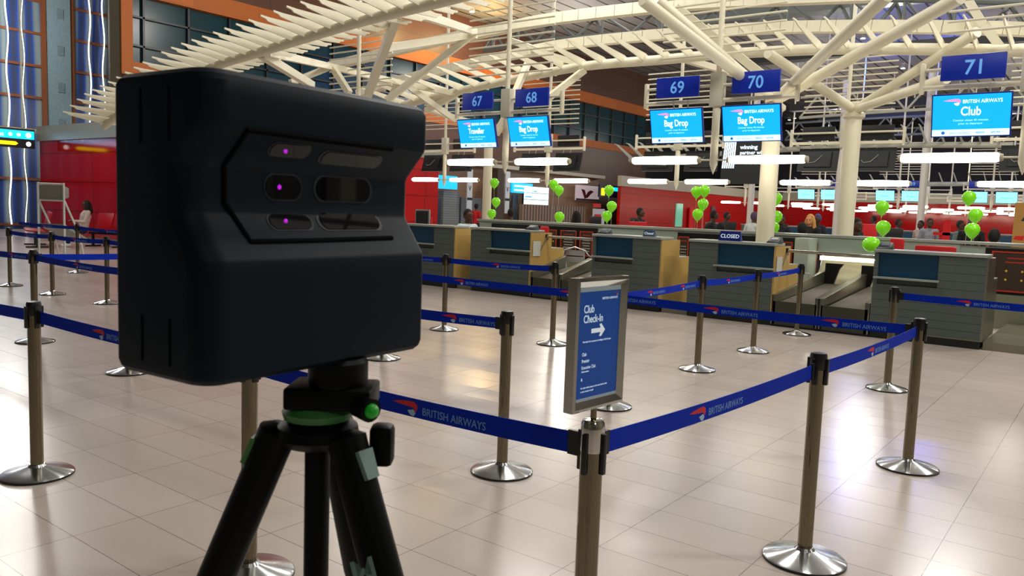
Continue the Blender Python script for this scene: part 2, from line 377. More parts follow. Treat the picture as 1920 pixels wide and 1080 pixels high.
belt((-6.5,1.75), P_['A'], 'blue belt entering from the left edge to the nearest left stanchion', f0=.62)
belt(P_['A'], P_['T'], 'blue belt from the nearest left stanchion passing behind the scanner', f0=.42)
belt(P_['T'], E_, 'wide blue belt crossing from behind the tripod to the framed sign post', f0=.62)
belt(E_, P_['C'], 'blue belt running from the sign post to the large right stanchion', f0=.42)
belt(P_['C'], P_['D'], 'blue belt between the two big stanchions at the right', f0=.5)
belt(P_['L'], P_['D'], 'long blue belt crossing the picture right of the sign to the corner stanchion', f0=[.04,.42,.82])
belt(P_['M'], P_['L'], 'blue belt from behind the scanner to the back of the framed sign', f0=[.42,.88])
belt(P_['S'], (-2.75-2.0,3.5), 'blue belt piece behind the scanner lower right', f0=.5)
belt((-4.75,3.5), P_['B'], 'blue belt running left from the stanchion between tripod and sign', f0=.86)
belt(P_['N'], P_['S'], 'dark blue belt from the second left stanchion toward the scanner', f0=.55)
belt((-10.7,3.4), P_['N'], 'blue belt entering from the left edge to the second left stanchion', f0=.82)
belt(P_['N'], (-8.6,5.45), 'blue belt level with the second left stanchion, running away toward the scanner', f0=.5)
belt((-8.6,5.45), P_['M'], 'blue belt hidden mostly behind the scanner', f0=.5)
belt(P_['O'], P_['Q'], 'blue belt in front of the white trolley at left', f0=.5)
belt(P_['P'], P_['O'], 'blue belt at the far left edge', f0=.5)
belt(P_['O'], P_['R'], 'upper blue belt in front of the seated person', f0=.5) if False else belt((-18.5,7.1), P_['R'], 'far blue belt at left in front of the bench', f0=.5)
belt(P_['R'], (-13.6,7.25), 'far blue belt behind the white trolley', f0=.5)
belt(P_['J'], P_['K'], 'blue belt between the scanner and the aluminium chair', f0=.55)
belt((-8.7,7.3), P_['J'], 'short blue belt piece emerging from behind the scanner', f0=.8)
belt(P_['L'], P_['G'], 'blue belt rising from behind the sign to the next stanchion', f0=[.4,.8])
belt(P_['G'], P_['Hh'], 'blue belt of the far line, its nearer stretch right of the sign', f0=.5)
belt(P_['Hh'], P_['I'], 'blue belt of the far line, its farthest stretch', f0=.5)
belt(P_['F'], (1.3,7.75), 'blue belt running off the right edge in front of the rightmost desk', f0=.22)
belt(P_['Q'], (-9.4,5.5), 'short far belt entering behind the scanner', f0=.5)

# ------------------------------------------------------------ framed sign on its post
t = thing('sign_post', 'thick chrome post with rounded top in the foreground, carrying the framed sign', 'stanchion', (E_[0],E_[1],0))
bb = prb.build('base', basem, t); prub.build('rubber_rim', blackp, bb)
MB().lathe([(.0325,.05),(.0325,.87)], n=32).build('pole', polem, t)
MB().lathe([(.0335,.85),(.0345,.855),(.0345,.915),(.033,.93),(.027,.94),(.012,.943)], n=32).build('rounded_cap', chrome, t)
for k in range(4):
    c = MB().box(-.008,.008,.031,.044,.79,.905).build('belt_clip', blackp, t, bevel=.003); c.rotation_euler.z = k*math.pi/2
MB().lathe([(.009,.94),(.009,.985)], n=16).build('stalk', polem, t)
ang = math.radians(85); SW, SH, Z0 = .235, .362, .975
S = thing('framed_sign', 'chrome framed portrait sign reading Club Check-In with a white arrow, standing on the foreground post', 'sign', (E_[0],E_[1],Z0), ang)
fr = MB(); ty = .03; bw = .026
def frame_bar(x0,x1,z0,z1,x2,x3,z2,z3,o):      # bevelled picture-frame strips
    pass
for yy in (0,):
    outer = [(-SW/2,0),(SW/2,0),(SW/2,SH),(-SW/2,SH)]; inner = [(-SW/2+bw,bw),(SW/2-bw,bw),(SW/2-bw,SH-bw),(-SW/2+bw,SH-bw)]
    vs = [(x,-ty/2,z) for x,z in outer] + [(x,-ty/2+.008,z) for x,z in inner] + [(x,ty/2,z) for x,z in outer] + [(x,ty/2-.008,z) for x,z in inner]
    mid = [(x*.93,-ty/2-.004,SH/2+(z-SH/2)*.95) for x,z in outer]; midb = [(x*.93,ty/2+.004,SH/2+(z-SH/2)*.95) for x,z in outer]
    vs += mid + midb; fs = []
    for i in range(4):
        j = (i+1)%4
        fs += [(i,j,16+j,16+i),(16+i,16+j,4+j,4+i),(8+j,8+i,20+i,20+j),(20+j,20+i,12+i,12+j),(j,i,8+i,8+j),(4+i,4+j,12+j,12+i)]
    fr.add(vs, fs)
fr.build('frame', mat('sign_frame_chrome','b9bab4',.1,1), S, smooth=False)
MB().box(-SW/2+bw-.002,SW/2-bw+.002,-.006,.006,bw-.002,SH-bw+.002).build('poster', mat('sign_blue','004aa6',.35,emit=.08,coat=.1,spec=.25), S, smooth=False)
mb = MB(); X0, X1 = -SW/2+bw, SW/2-bw
mb.box(X0,X1,-.0075,-.006,SH-bw-.012,SH-bw); mb.box(X0,X1,-.0075,-.006,bw,bw+.008)
mb.build('border_strip', mat('sign_silver','a9c0cf',.3), S, smooth=False)
tx = MB(); ex, ey = Vector((1,0,0)), Vector((0,0,1)); yf = -.0061
tx.text('Club', (X0+.018,yf,SH-.095), ex, ey, .03, 'L', .0006, .8); tx.text('Check-In', (X0+.018,yf,SH-.122), ex, ey, .03, 'L', .0006, .8)
tx.text('Club', (X0+.018,yf,SH-.212), ex, ey, .013, 'L', .0006, .8); tx.text('Premier', (X0+.018,yf,SH-.230), ex, ey, .013, 'L', .0006, .8); tx.text('Executive Club', (X0+.018,yf,SH-.248), ex, ey, .013, 'L', .0006, .8)
tx.text('Gold members', (X0+.018,yf,SH-.257), ex, ey, .007, 'L', .0006, .8); tx.text('&', (X0+.018,yf,SH-.280), ex, ey, .012, 'L', .0006, .8)
tx.text('This desk is for customers travelling in Club Europe', (X0+.018,yf,SH-.176), ex, ey, .0072, 'L', .0006, .85)
tx.text('For other tickets please use the next check-in desk', (X0+.018,yf,SH-.302), ex, ey, .0068, 'L', .0006, .85); tx.text('or ask a member of staff', (X0+.018,yf,SH-.312), ex, ey, .0068, 'L', .0006, .85)
tx.text('BRITISH AIRWAYS', (X1-.012,yf,SH-.062), ex, ey, .009, 'R', .0006)
tx.build('lettering', mat('sign_white_text','cfe2f2',.4,emit=.25), S)
ar = MB(); ar.prism([(0,-.006),(.042,-.006),(.036,-.016),(.044,-.018),(.062,0),(.044,.018),(.036,.016),(.042,.006),(0,.006)], (X0+.055,yf,SH-.146), ex, ey, .0008)
ar.build('arrow', mat('sign_arrow_white','dbe6ef',.4,emit=.25), S)
a1, a2 = MB(), MB(); ribbon(a1, a2, Vector((X1-.028,yf,SH-.05)), ex, ey, .018, .0006); a1.build('ribbon_mark', ribr, S); a2.build('ribbon_tail', ribb, S)

# ------------------------------------------------------------ scanner
SCX, SCY, SANG = -.5863, .3598, math.radians(93.75)
sroot = thing('laser_scanner_camera', 'large black 3D scanner camera with rounded casing filling the left foreground', 'scanner', (SCX,SCY,1.3525), SANG)
SWd, SD, SHt = .278, .128, .26           # local x along the width, -y is the front (lens side)
def dlt(z):                              # how far the front is set back at height z
    pts = [(0,0),(.105,0),(.143,.027),(.183,.027),(.214,0),(.26,0)]
    for (z0,d0),(z1,d1) in zip(pts,pts[1:]):
        if z <= z1: return d0 + (d1-d0)*(z-z0)/(z1-z0)
    return 0
sroot.scale = (1,1,1.015)
body = MB(); vs = []; fs = []; zs = [0,.002,.006,.012,.05,.09,.103,.107,.125,.141,.145,.16,.181,.185,.2,.212,.217,.24,.25,.255,.259,.26]
RC = .024; NS = 8
def outline(z):
    ins = 0
    if z < .012: ins = .012 - math.sqrt(max(0,.012**2-(.012-z)**2))
    if z > .248: ins = .012 - math.sqrt(max(0,.012**2-(z-.248)**2))
    x0, x1, y0, y1 = ins, SWd-ins, dlt(z)+ins, SD-ins; r = RC-ins*.6; out = []
    for cx, cy, a0, rr in ((x0+r,y0+r,180,r),(x1-.008,y0+.008,270,.008),(x1-.01,y1-.01,0,.01),(x0+.008,y1-.008,90,.008)):
        for k in range(NS+1):
            a = math.radians(a0+90*k/NS); out.append((cx+rr*math.cos(a), cy+rr*math.sin(a)))
    return out
for z in zs: vs += [(x,y,z) for x,y in outline(z)]
n = 4*(NS+1)
for i in range(len(zs)-1):
    for k in range(n): fs.append((i*n+k, i*n+(k+1)%n, (i+1)*n+(k+1)%n, (i+1)*n+k))
fs += [tuple(range(n-1,-1,-1)), tuple(range((len(zs)-1)*n, len(zs)*n))]
body.add(vs, fs)
scm = mat('scanner_black_plastic', '031522', .5, spec=.14)
cs = body.build('casing', scm, sroot); cs.data.set_sharp_from_angle(angle=.38)
inv = (Matrix.Translation((SCX,SCY,1.3525)) @ Matrix.Rotation(SANG,4,'Z')).inverted()
oL = inv @ Vector((0,0,H))
def onf(u, v, off=0):                    # photo pixel -> point on the scanner's front surface
    d = (inv.to_3x3() @ ray(u,v)); yy = .02
    for _ in range(12):
        k = (yy-oL.y)/d.y; p = oL + d*k; yy = dlt(p.z)
    return Vector((p.x, yy-off, p.z))
gr_ = MB(); hexa = [(735,285),(600,268),(465,250),(420,315),(420,385),(470,458),(600,455),(735,450)]; pl_ = []
for (u0,v0),(u1,v1) in zip(hexa,hexa[1:]):
    for k in range(6): pl_.append(onf(u0+(u1-u0)*k/6, v0+(v1-v0)*k/6, -.0005))
pl_.append(onf(*hexa[-1],-.0005)); gr_.tube(pl_, .0028, 8)
gr_.build('seal_groove', mat('groove_black','010203',.9,spec=.1), sroot)
lensm = mat('lens_black_glass','020308',.03,spec=.35); rimm = mat('lens_rim','0a1a26',.4)
def pill(u0,u1,v0,v1,name,lab=None):
    vc = (v0+v1)/2; a = onf(u0,vc); b2 = onf(u1,vc); c = (a+b2)/2; hh = abs(onf((u0+u1)/2,v0).z-onf((u0+u1)/2,v1).z)/2; hw = abs(b2.x-a.x)/2
    sl = (dlt(c.z+.004)-dlt(c.z-.004))/.008; up = Vector((0,sl,1)).normalized(); exx = Vector((1,0,0)); nn = up.cross(exx); nn = -nn if nn.y > 0 else nn
    pts = []; r = min(hh,hw)
    for k in range(24):
        t = 2*math.pi*k/24; px_ = math.cos(t)*r + (hw-r)*(1 if math.cos(t)>0 else -1); pts.append((px_, math.sin(t)*r))
    pc = Vector((c.x, dlt(c.z), c.z))
    m_ = MB(); m_.prism([(x*1.1,y*1.14) for x,y in pts], pc - nn*.001, exx, up, .0016); o = m_.build('lens_surround', rimm, sroot)
    m2 = MB(); m2.prism(pts, pc - nn*.001, exx, up, .0024); o2 = m2.build('lens_window', lensm, o)
    return pc, exx, up, nn, hw
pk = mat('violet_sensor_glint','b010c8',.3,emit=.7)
for (u0,u1,v0,v1,g) in ((505,580,272,304,1),(600,712,290,320,0),(497,563,334,379,1),(592,692,339,382,0),(505,582,404,438,1),(600,708,402,438,0)):
    pc, exx, up, nn, hw = pill(u0,u1,v0,v1,'')
    if g:
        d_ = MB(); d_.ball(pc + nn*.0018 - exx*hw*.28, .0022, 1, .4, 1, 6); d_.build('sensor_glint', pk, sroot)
for (u,v0,v1) in ((0,0,0),):
    vm = MB()
    for yy in (.045,.085):
        for z0,z1 in ((.2,.245),(.015,.055)): vm.box(-.0006,.001,yy-.001,yy+.001,z0,z1); vm.build('side_seam', mat('seam_black','010302',.9,spec=.1), sroot); vm = MB()

# ------------------------------------------------------------ tripod
TC = g3(-.193,.80,0); tr = thing('camera_tripod', 'black tripod with green accents standing under the scanner', 'tripod', (TC.x,TC.y,0), YAW)
# local x = camera right, local y = away from camera
tbm = mat('tripod_black','020605',.45,spec=.12); tgm = mat('tripod_green_collar','3c7a3a',.5); tgr = mat('tripod_grey_latch','6f8a84',.5)
MB().lathe([(.028,1.325),(.03,1.33),(.03,1.352),(.026,1.356)], (.02,0,0), 24).build('mounting_disc', tbm, tr)
MB().box(-.028,.058,-.03,.03,1.306,1.328).build('quick_release_plate', tbm, tr, bevel=.003)
MB().lathe([(.022,1.29),(.034,1.293),(.036,1.30),(.03,1.305),(.024,1.31)], (0,0,0), 24).build('level_collar', tgm, tr)
MB().tube([(.045,-.02,1.312),(.06,-.034,1.31)],.012,14).build('locking_knob', tbm, tr)
MB().ball((.0605,-.035,1.31),.0075,1,1,1,8).build('green_button', mat('green_button','10901c',.4,emit=.1), tr)
MB().lathe([(.02,1.262),(.034,1.266),(.042,1.275),(.04,1.285),(.028,1.293),(.02,1.295)], (0,0,0), 28).build('shoulder_casting', tbm, tr)
MB().box(.054,.078,-.012,.012,1.245,1.288).build('wing_knob', tbm, tr, bevel=.006)
MB().lathe([(.0128,1.0),(.0128,1.27)], (0,0,0), 18).build('centre_column', tbm, tr)
sl = .40
for i, (th, nm) in enumerate(((180,'l'),(-32,'r'),(78,'b'))):
    a = math.radians(th); dx, dy = math.cos(a), math.sin(a); top = Vector((dx*.042,dy*.042,1.272)); L_ = 1.272
    def pt(z): return Vector((dx*(.042+sl*(1.272-z)), dy*(.042+sl*(1.272-z)), z))
    lg = MB(); lg.tube([pt(1.285),pt(1.278),pt(1.255),pt(1.20),pt(1.08),pt(1.06)],[.008,.02,.0195,.0195,.0195,.018],14)
    o = lg.build('leg', tbm, tr)
    MB().tube([pt(1.075),pt(.55),pt(.53)],[.014,.014,.015],14).build('lower_leg_tube', tbm, o)
    MB().tube([pt(.54),pt(.06)],.0115,12).build('foot_tube', tbm, o)
    MB().tube([pt(.07),pt(.0)],[.014,.019],12).build('rubber_foot', tbm, o)
    nb = Vector((dx*.9,dy*.9,.45)).normalized(); MB().bar(pt(1.262)+nb*.017, pt(1.235)+nb*.019, .02, .009, nb, .8).build('latch', tgr if nm=='r' else tgm, o)
    if nm == 'r':
        # a letter printed along the leg
        d = (pt(.9)-pt(1.1)).normalized(); vw = (Vector((0,-.8,1.51-1.3))-Vector((0,0,0))).normalized(); side = d.cross(vw).normalized(); nn = side.cross(d).normalized()
        if nn.y > 0: nn = -nn
        p = pt(1.172) + nn*.0198 + side*.012
        tmb = MB(); tmb.text('M', p - side*.012, -d if False else side, nn.cross(side), .032, 'L', .001, 1.0); tmb.build('printed_letter', tgr, o)

# ------------------------------------------------------------ check-in desks
slat = mat('grey_slat_laminate','535d59',.5,noise=.06,scale=3); groove = mat('groove_grey','454d4a',.8); topm = mat('desk_top_grey','9aa09a',.35); teal = mat('teal_panel','003f5c',.35,noise=.08,scale=1.5)
woodp = mat('maple_side_panel','bd9a55',.45,noise=.1,scale=2); steel = mat('brushed_steel_sheet','8f8e80',.3,.85,noise=.08,scale=5); kick = mat('dark_kick_strip','33342f',.4,.3)
YF = 11.25
desk_things = []
def desk(x0, x1, t0, t1, label, side='R', sidem=None, depth=.78):
    root = thing('check_in_desk', label, 'desk', (x0,YF,0), 0, 'check-in desks')
    W = x1-x0; t0 -= x0; t1 -= x0
    core = MB(); core.box(.01,W-.01,.03,depth,.1,.80); 
    if t0 > .02: core.box(.01,t0,.03,depth-.2,.80,1.125)
    if t1 < W-.02: core.box(t1,W-.01,.03,depth-.2,.80,1.125)
    core.build('carcass', groove, root, smooth=False)
    mb = MB(); z = .11
    while z < 1.12:
        z1 = min(z+.101,1.125)
        if z1 <= .81: mb.box(0,W,0,.03,z,z1-.0025)
        else:
            if t0 > .02: mb.box(0,t0,0,.03,z,z1-.0025)
            if t1 < W-.02: mb.box(t1,W,0,.03,z,z1-.0025)
        z += .1016
    mb.build('slatted_front', slat, root, smooth=False)
    mb = MB(); mb.box(-.01,W+.01,-.02,.42,1.13,1.17); mb.box(-.01,W+.01,.38,depth,.74 if False else 1.0,1.03) if False else None
    mb.build('counter_top', topm, root, bevel=.006)
    mb = MB(); mb.box(t0,t1,.045,.08,.815,1.13); mb.build('teal_panel', teal, root, smooth=False)
    mb = MB(); mb.box(t0-.04,t1+.02,-.05,.07,.79,.815); mb.build('bag_shelf', topm, root, bevel=.004)
    mb = MB(); mb.box(0,W,.05,depth,.0,.1); mb.build('kick_strip', kick, root, smooth=False)
    mb = MB(); mb.box(0,W,-.005,0,.1,.115); mb.build('edge_strip', steel, root, smooth=False)
    sm = sidem or woodp
    mb = MB(); 
    if side == 'R': mb.box(W,W+.025,.0,depth*.8,.1,1.125); mb.box(W,W+.022,depth*.8,depth+.25,.1,.84)
    else: mb.box(-.025,0,.0,depth*.8,.1,1.125); mb.box(-.022,0,depth*.8,depth+.25,.1,.84)
    mb.build('side_panel', sm, root, smooth=False)
    mb = MB(); mb.box(-.02,W+.02,depth*.6,depth+.25,.82,.85) ; mb.build('work_surface', topm, root, smooth=False)
    return root
desk(-11.3,-9.95,-11.25,-10.47,'grey slatted check-in desk at far left, cut off by the scanner')
desk(-9.55,-8.2,-9.09,-8.2,'grey slatted check-in desk left of the aluminium chair, teal panel on its right half')
desk(-6.93,-5.7,-6.88,-6.19,'grey slatted check-in desk behind the framed sign, teal panel at left and tan side')
desk(-5.22,-3.93,-4.77,-3.93,'grey slatted check-in desk left of the double luggage belt, with the navy CLOSED plate')
desk(-2.6,-1.32,-2.55,-1.84,'nearest grey check-in desk at right, with a red chair back showing above it', sidem=steel)
# low plinth between desks
mb = MB(); mb.box(-9.93,-9.57,11.33,13.8,0,.1); struct('trim_10', mb, steel, smooth=False)
mb = MB(); mb.box(-5.67,-5.24,11.33,13.8,0,.1); struct('trim_11', mb, steel, smooth=False)
mb = MB(); mb.box(-1.29,2.0,11.33,13.8,0,.1); struct('trim_12', mb, mat('pale_plinth','8e8c78',.25,.5), smooth=False)
# ------------------------------------------------------------ luggage belts
belt_rub = mat('grey_conveyor_rubber','5c564c',.55,noise=.25,scale=6); creamm = mat('cream_metal','b9b294',.4,noise=.05)
def conveyor(x0, x1, label, D=2.3):
    root = thing('luggage_conveyor', label, 'conveyor', (x0,11.25,0)); W = x1-x0
    def slope(y): return .2*min(1,max(0,(y-.15)/D))
    mid = W*.5; fr_ = MB(); cov = MB(); rub = MB(); gap = MB()
    for (a, b2) in ((.02,mid-.03),(mid+.03,W-.02)):
        fr_.box(a,b2,0,.05,.03,.36)
        rub.add([(a+.06,.05,.34),(b2-.06,.05,.34),(b2-.06,D,.50),(a+.06,D,.50),(a+.06,.05,.30),(b2-.06,.05,.30),(b2-.06,D,.46),(a+.06,D,.46)],[(0,1,2,3),(7,6,5,4),(0,4,5,1),(1,5,6,2),(2,6,7,3),(3,7,4,0)])
    for xa, xb in ((.0,.06),(mid-.055,mid+.055),(W-.06,W)):
        vs = [(xa,0,0.03),(xb,0,.03),(xb,D,.03),(xa,D,.03),(xa,0,.45),(xb,0,.45),(xb,D,.70),(xa,D,.70)]
        cov.add(vs,[(0,3,2,1),(4,5,6,7),(0,1,5,4),(1,2,6,5),(2,3,7,6),(3,0,4,7)])
    fr_.build('front_plate', mat('dark_steel_plate','55564c',.35,.8), root, smooth=False); cov.build('side_rail', steel, root, bevel=.004); rub.build('rubber_belt', belt_rub, root, smooth=False)
    gap.box(mid-.012,mid+.012,-.004,0,.0,.45); gap.box(0,W,.02,.06,0,.03); gap.build('dark_gap', blackp, root, smooth=False)
    return root
conveyor(-3.92,-2.61,'double luggage belt between the two right desks, rising to the cream wall opening')
conveyor(-8.17,-6.96,'luggage belt left of the framed sign, with the aluminium chair behind it', 1.0)
def handrail(x0, x1, label):
    r = thing('handrail', label, 'handrail', (x0,11.7,0)); MB().tube([(.03,.0,1.06),(x1-x0-.02,-.1,1.06)],.022,14).build('rail', chrome, r)
    MB().tube([(.05,0,1.06),(-.02,-.35,.55)],.012,10).build('brace', chrome, r); MB().box(.0,.05,-.03,.03,1.0,1.1).build('bracket', blackp, r, bevel=.004); return r
handrail(-3.93,-2.6,'round steel rail spanning the double luggage belt'); handrail(-8.2,-6.93,'round steel rail above the luggage belt by the aluminium chair')
# ------------------------------------------------------------ partition behind the desks
YP = 13.9
pg = mat('sage_green_partition','93a298',.5,noise=.06,scale=2)
t = tag(MB().box(-11.55,-4.15,YP,YP+.12,.0,1.24).box(-2.0,2.6,YP,YP+.12,.0,1.22).box(-4.15,-2.0,YP+.25,YP+.3,0,.4).box(-4.15,-2.0,YP-.02,YP+.12,.96,1.24).build('partition_wall', pg, smooth=False), 'long sage green partition running behind the check-in desks', 'partition')
MB().box(-11.6,2.65,YP-.04,YP+.42,1.24,1.28).build('ledge', topm, t, smooth=False)
mb = MB()
for a, b2 in ((-11.2,-8.45),(-6.7,-5.1),(-4.92,-4.4),(-1.66,2.6)): mb.box(a,b2,YP-.01,YP,.52,1.2)
mb.build('black_band', blackp, t, smooth=False)
mb = MB(); mb.box(-11.5,-4.2,YP-.008,YP,.0,.5); mb.box(-2,2.6,YP-.008,YP,0,.5); mb.build('lower_panel', mat('pale_green_steel','8f927c',.3,.4), t, smooth=False)
mb = MB(); mb.box(-4.35,-4.12,YP-.5,YP+.02,.0,1.22); mb.build('pale_pillar', mat('pale_green_pillar','a9b5a8',.5), t, bevel=.01)
t = tag(MB().add([(-4.05,13.6,.45),(-2.35,13.6,.45),(-2.35,14.1,.98),(-4.05,14.1,.98),(-4.05,13.64,.40),(-2.35,13.64,.40),(-2.35,14.16,.98),(-4.05,14.16,.98)],[(0,1,2,3),(7,6,5,4),(0,4,5,1),(1,5,6,2),(2,6,7,3),(3,7,4,0)]).build('chute_wall', creamm, smooth=False), 'cream sloped metal wall at the end of the double luggage belt', 'chute')
MB().box(-4.05,-2.35,13.82,13.86,.86,.93).build('light_strip', mat('chute_lamp','fff6e0',.5,emit=1.6), t)
for x in (at(1546,520,Y=13.5).x, at(1614,520,Y=13.5).x):
    f = MB()
    f.add([(x,13.5,.95-.12),(x+.28,13.5,.83),(x+.22,13.5,.74),(x+.12,13.5,.42),(x,13.5,.42),(x,13.56,.83),(x+.28,13.56,.83),(x+.22,13.56,.74),(x+.12,13.56,.42),(x,13.56,.42)],[(4,3,2,1,0),(5,6,7,8,9),(0,1,6,5),(1,2,7,6),(2,3,8,7),(3,4,9,8),(4,0,5,9)])
    tag(f.build('rubber_flap', blackp, smooth=False), 'black rubber flap at the %s of the luggage belt opening' % ('left' if x < -3.6 else 'right'), 'flap')
# notices with red-orange frames
def notice(x0, x1, z0, z1, lab, kind=0):
    r = thing('framed_notice', lab, 'notice', ((x0+x1)/2,YP-.012,z0), 0, 'red framed notices on the partition'); W = x1-x0; h = z1-z0; b_ = .022
    MB().box(-W/2,W/2,-.012,0,0,h).build('panel', mat('notice_brown','3c3028',.4), r, smooth=False)
    MB().box(-W/2,W/2,-.02,-.008,0,b_).box(-W/2,W/2,-.02,-.008,h-b_,h).box(-W/2,-W/2+b_,-.02,-.008,b_,h-b_).box(W/2-b_,W/2,-.02,-.008,b_,h-b_).build('frame', mat('notice_red_frame','b03a22',.4), r, smooth=False)
    m_ = MB(); ex, ey = Vector((1,0,0)), Vector((0,0,1))
    if kind == 0:
        for i in range(5):
            wd = W*(.6 if i%2 else .5); m_.box(-wd/2,wd/2,-.014,-.0121,h*.62-i*.055,h*.62-i*.055+.016)
    else:
        for i in range(4):
            for j in range(2):
                m_.prism([(-.02,0),(0,-.02),(.02,0),(0,.02)], (-W*.3+i*W*.2,-.0125,h*.52-j*.13), ex, ey, .001)
    m_.build('printed_marks', mat('notice_yellow','c8a02a',.5,emit=.1) if kind else mat('notice_pale','a8b0aa',.5), r, smooth=False)
    m2 = MB(); m2.box(-W*.3,W*.3,-.014,-.0121,h*.82,h*.85)
    if kind: m2.box(-W*.32,W*.36,-.014,-.0121,h*.72,h*.75)
    m2.build('heading', mat('notice_heading','a02818',.5,emit=.1), r, smooth=False)
    return r
def PX(u, v=470): return at(u, v, Y=YP).x
notice(PX(1012,450),PX(1045,450),.62,1.13,'red framed notice with rows of yellow signs, left of the aluminium chair',1)
notice(PX(1052,450),PX(1082,450),.62,1.13,'red framed notice with white text lines directly above the aluminium chair')
notice(PX(1088,450),PX(1113,450),.62,1.13,'red framed notice just left of the desk behind the sign')
notice(PX(1272,470),PX(1292,470),.62,1.13,'narrow red framed notice glimpsed between two desks')
notice(PX(1452,480),PX(1486,480),.62,1.13,'red framed notice partly hidden behind the card terminal')
notice(PX(1494,480),PX(1533,480),.60,1.14,'red framed notice left of the luggage belt opening, with a round emblem')
notice(PX(1857,510),PX(2010,530),.56,1.16,'large red framed notice with yellow hazard signs at the right edge',1)
tag(MB().lathe([(.085,0),(.085,.008)],n=24).build('paper_emblem', mat('emblem_cream','d8d0b0',.6)),'round cream emblem stuck on the notice left of the luggage belt','sticker')
o = bpy.data.objects['paper_emblem']; q = at(1514,503,Y=YP-.05); o.location = q; o.rotation_euler = (math.pi/2,0,0)
# small things on the desks
def phone(u, v, lab, dk=True):
    q = at(u, v, Y=YF+.2); r = thing('card_terminal', lab, 'terminal', (q.x,YF+.2,1.17)); 
    MB().add([(-.1,-.08,0),(.1,-.08,0),(.1,.1,0),(-.1,.1,0),(-.08,-.06,.03),(.08,-.06,.03),(.08,.08,.09),(-.08,.08,.09)],[(0,3,2,1),(4,5,6,7),(0,1,5,4),(1,2,6,5),(2,3,7,6),(3,0,4,7)]).build('housing', mat('dark_blue_grey_plastic','17222c',.4), r, bevel=.006)
    MB().add([(-.05,-.03,.046),(.05,-.03,.046),(.05,.05,.079),(-.05,.05,.079),(-.05,-.03,.05),(.05,-.03,.05),(.05,.05,.083),(-.05,.05,.083)],[(0,3,2,1),(4,5,6,7),(0,1,5,4),(1,2,6,5),(2,3,7,6),(3,0,4,7)]).build('display', mat('grey_display','56646e',.3), r, smooth=False); return r
phone(997,428,'dark card terminal on the desk left of the aluminium chair'); phone(1134,436,'dark dome shaped terminal on the desk behind the sign'); phone(1453,448,'dark terminal at the right end of the desk with the navy CLOSED plate'); phone(1660,462,'dark terminal at the left end of the nearest right desk')
q = at(1153,435,Z=1.17); tag(MB().box(-.09,.09,-.05,.05,0,.02).build('keypad', blackp, loc=(q.x+.02,YF+.15,1.17), bevel=.004),'flat black keypad on the desk behind the sign','keypad')
def plate(u, txt, wd, h, m1, lab, tcol, y=YF+.08):
    q = at(u, 440, Y=y); r = thing('closed_plate', lab, 'sign', (q.x,y,1.17))
    MB().add([(-wd/2,-.04,0),(wd/2,-.04,0),(wd/2,.04,0),(-wd/2,.04,0),(-wd/2*.9,-.012,h),(wd/2*.9,-.012,h),(wd/2*.9,.012,h),(-wd/2*.9,.012,h)],[(0,3,2,1),(4,5,6,7),(0,1,5,4),(1,2,6,5),(2,3,7,6),(3,0,4,7)]).build('stand', m1, r, smooth=False)
    tm = MB(); up = Vector((0,.028/h,1)).normalized(); tm.text(txt, Vector((0,-.0335,h*.32)), (1,0,0), up, h*.55, 'C', .001); tm.build('lettering', tcol, r)
    return r
wt = mat('white_letters','d8e4ee',.5,emit=.3)
plate(1218,'Closed',.2,.10,mat('slate_blue_plastic','3c5470',.4),'small slate blue Closed stand on the desk behind the sign',wt)
plate(1370,'CLOSED',.34,.14,navy,'navy CLOSED plate on the desk in the middle right',wt)
# paper holders on desk ends
for (x, nm) in ((-8.17,'desk left of the aluminium chair'),(-3.905,'desk with the navy CLOSED plate')):
    tag(MB().box(0,.008,.02,.24,.72,.98).build('paper_sheet', mat('white_paper','c9ccc4',.6), loc=(x+.005,YF+.02,0)),'white printed sheet on the side of the '+nm,'paper')
# aluminium chairs
def alu_chair(X, Y, rz, lab):
    r = thing('aluminium_chair', lab, 'chair', (X,Y,.0), rz, 'aluminium chairs behind the desks'); m_ = mat('white_aluminium','d4d6d6',.25,.7)
    f = MB(); f.tube([(-.24,-.2,0),(-.26,-.2,.45),(-.27,-.15,.66),(-.25,.12,.70),(-.2,.24,.8),(0,.27,.86),(.2,.24,.8),(.25,.12,.70),(.27,-.15,.66),(.26,-.2,.45),(.24,-.2,0)],.0125,10); f.build('arm_frame', m_, r)
    for sx in (-1,1): MB().tube([(sx*.17,.22,.8),(sx*.18,.2,.45),(sx*.2,.26,0)],.0125,10).build('leg', m_, r)
    s_ = MB(); 
    for i in range(6): s_.box(-.2,.2,-.2+i*.068,-.145+i*.068,.44,.452)
    s_.build('seat', m_, r, smooth=False)
    b_ = MB()
    for i in range(2): b_.box(-.17,.17,.23,.238,.58+i*.12,.68+i*.12)
    b_.build('backrest', m_, r, smooth=False); return r
c1 = at(1083,478,Y=12.85); alu_chair(c1.x,12.85,math.radians(200),'aluminium slatted armchair behind the luggage belt left of the framed sign')
c1.z = 0
q = at(1500,495,Y=13.2); alu_chair(q.x,13.2,math.radians(110),'white aluminium chair beside the double luggage belt')
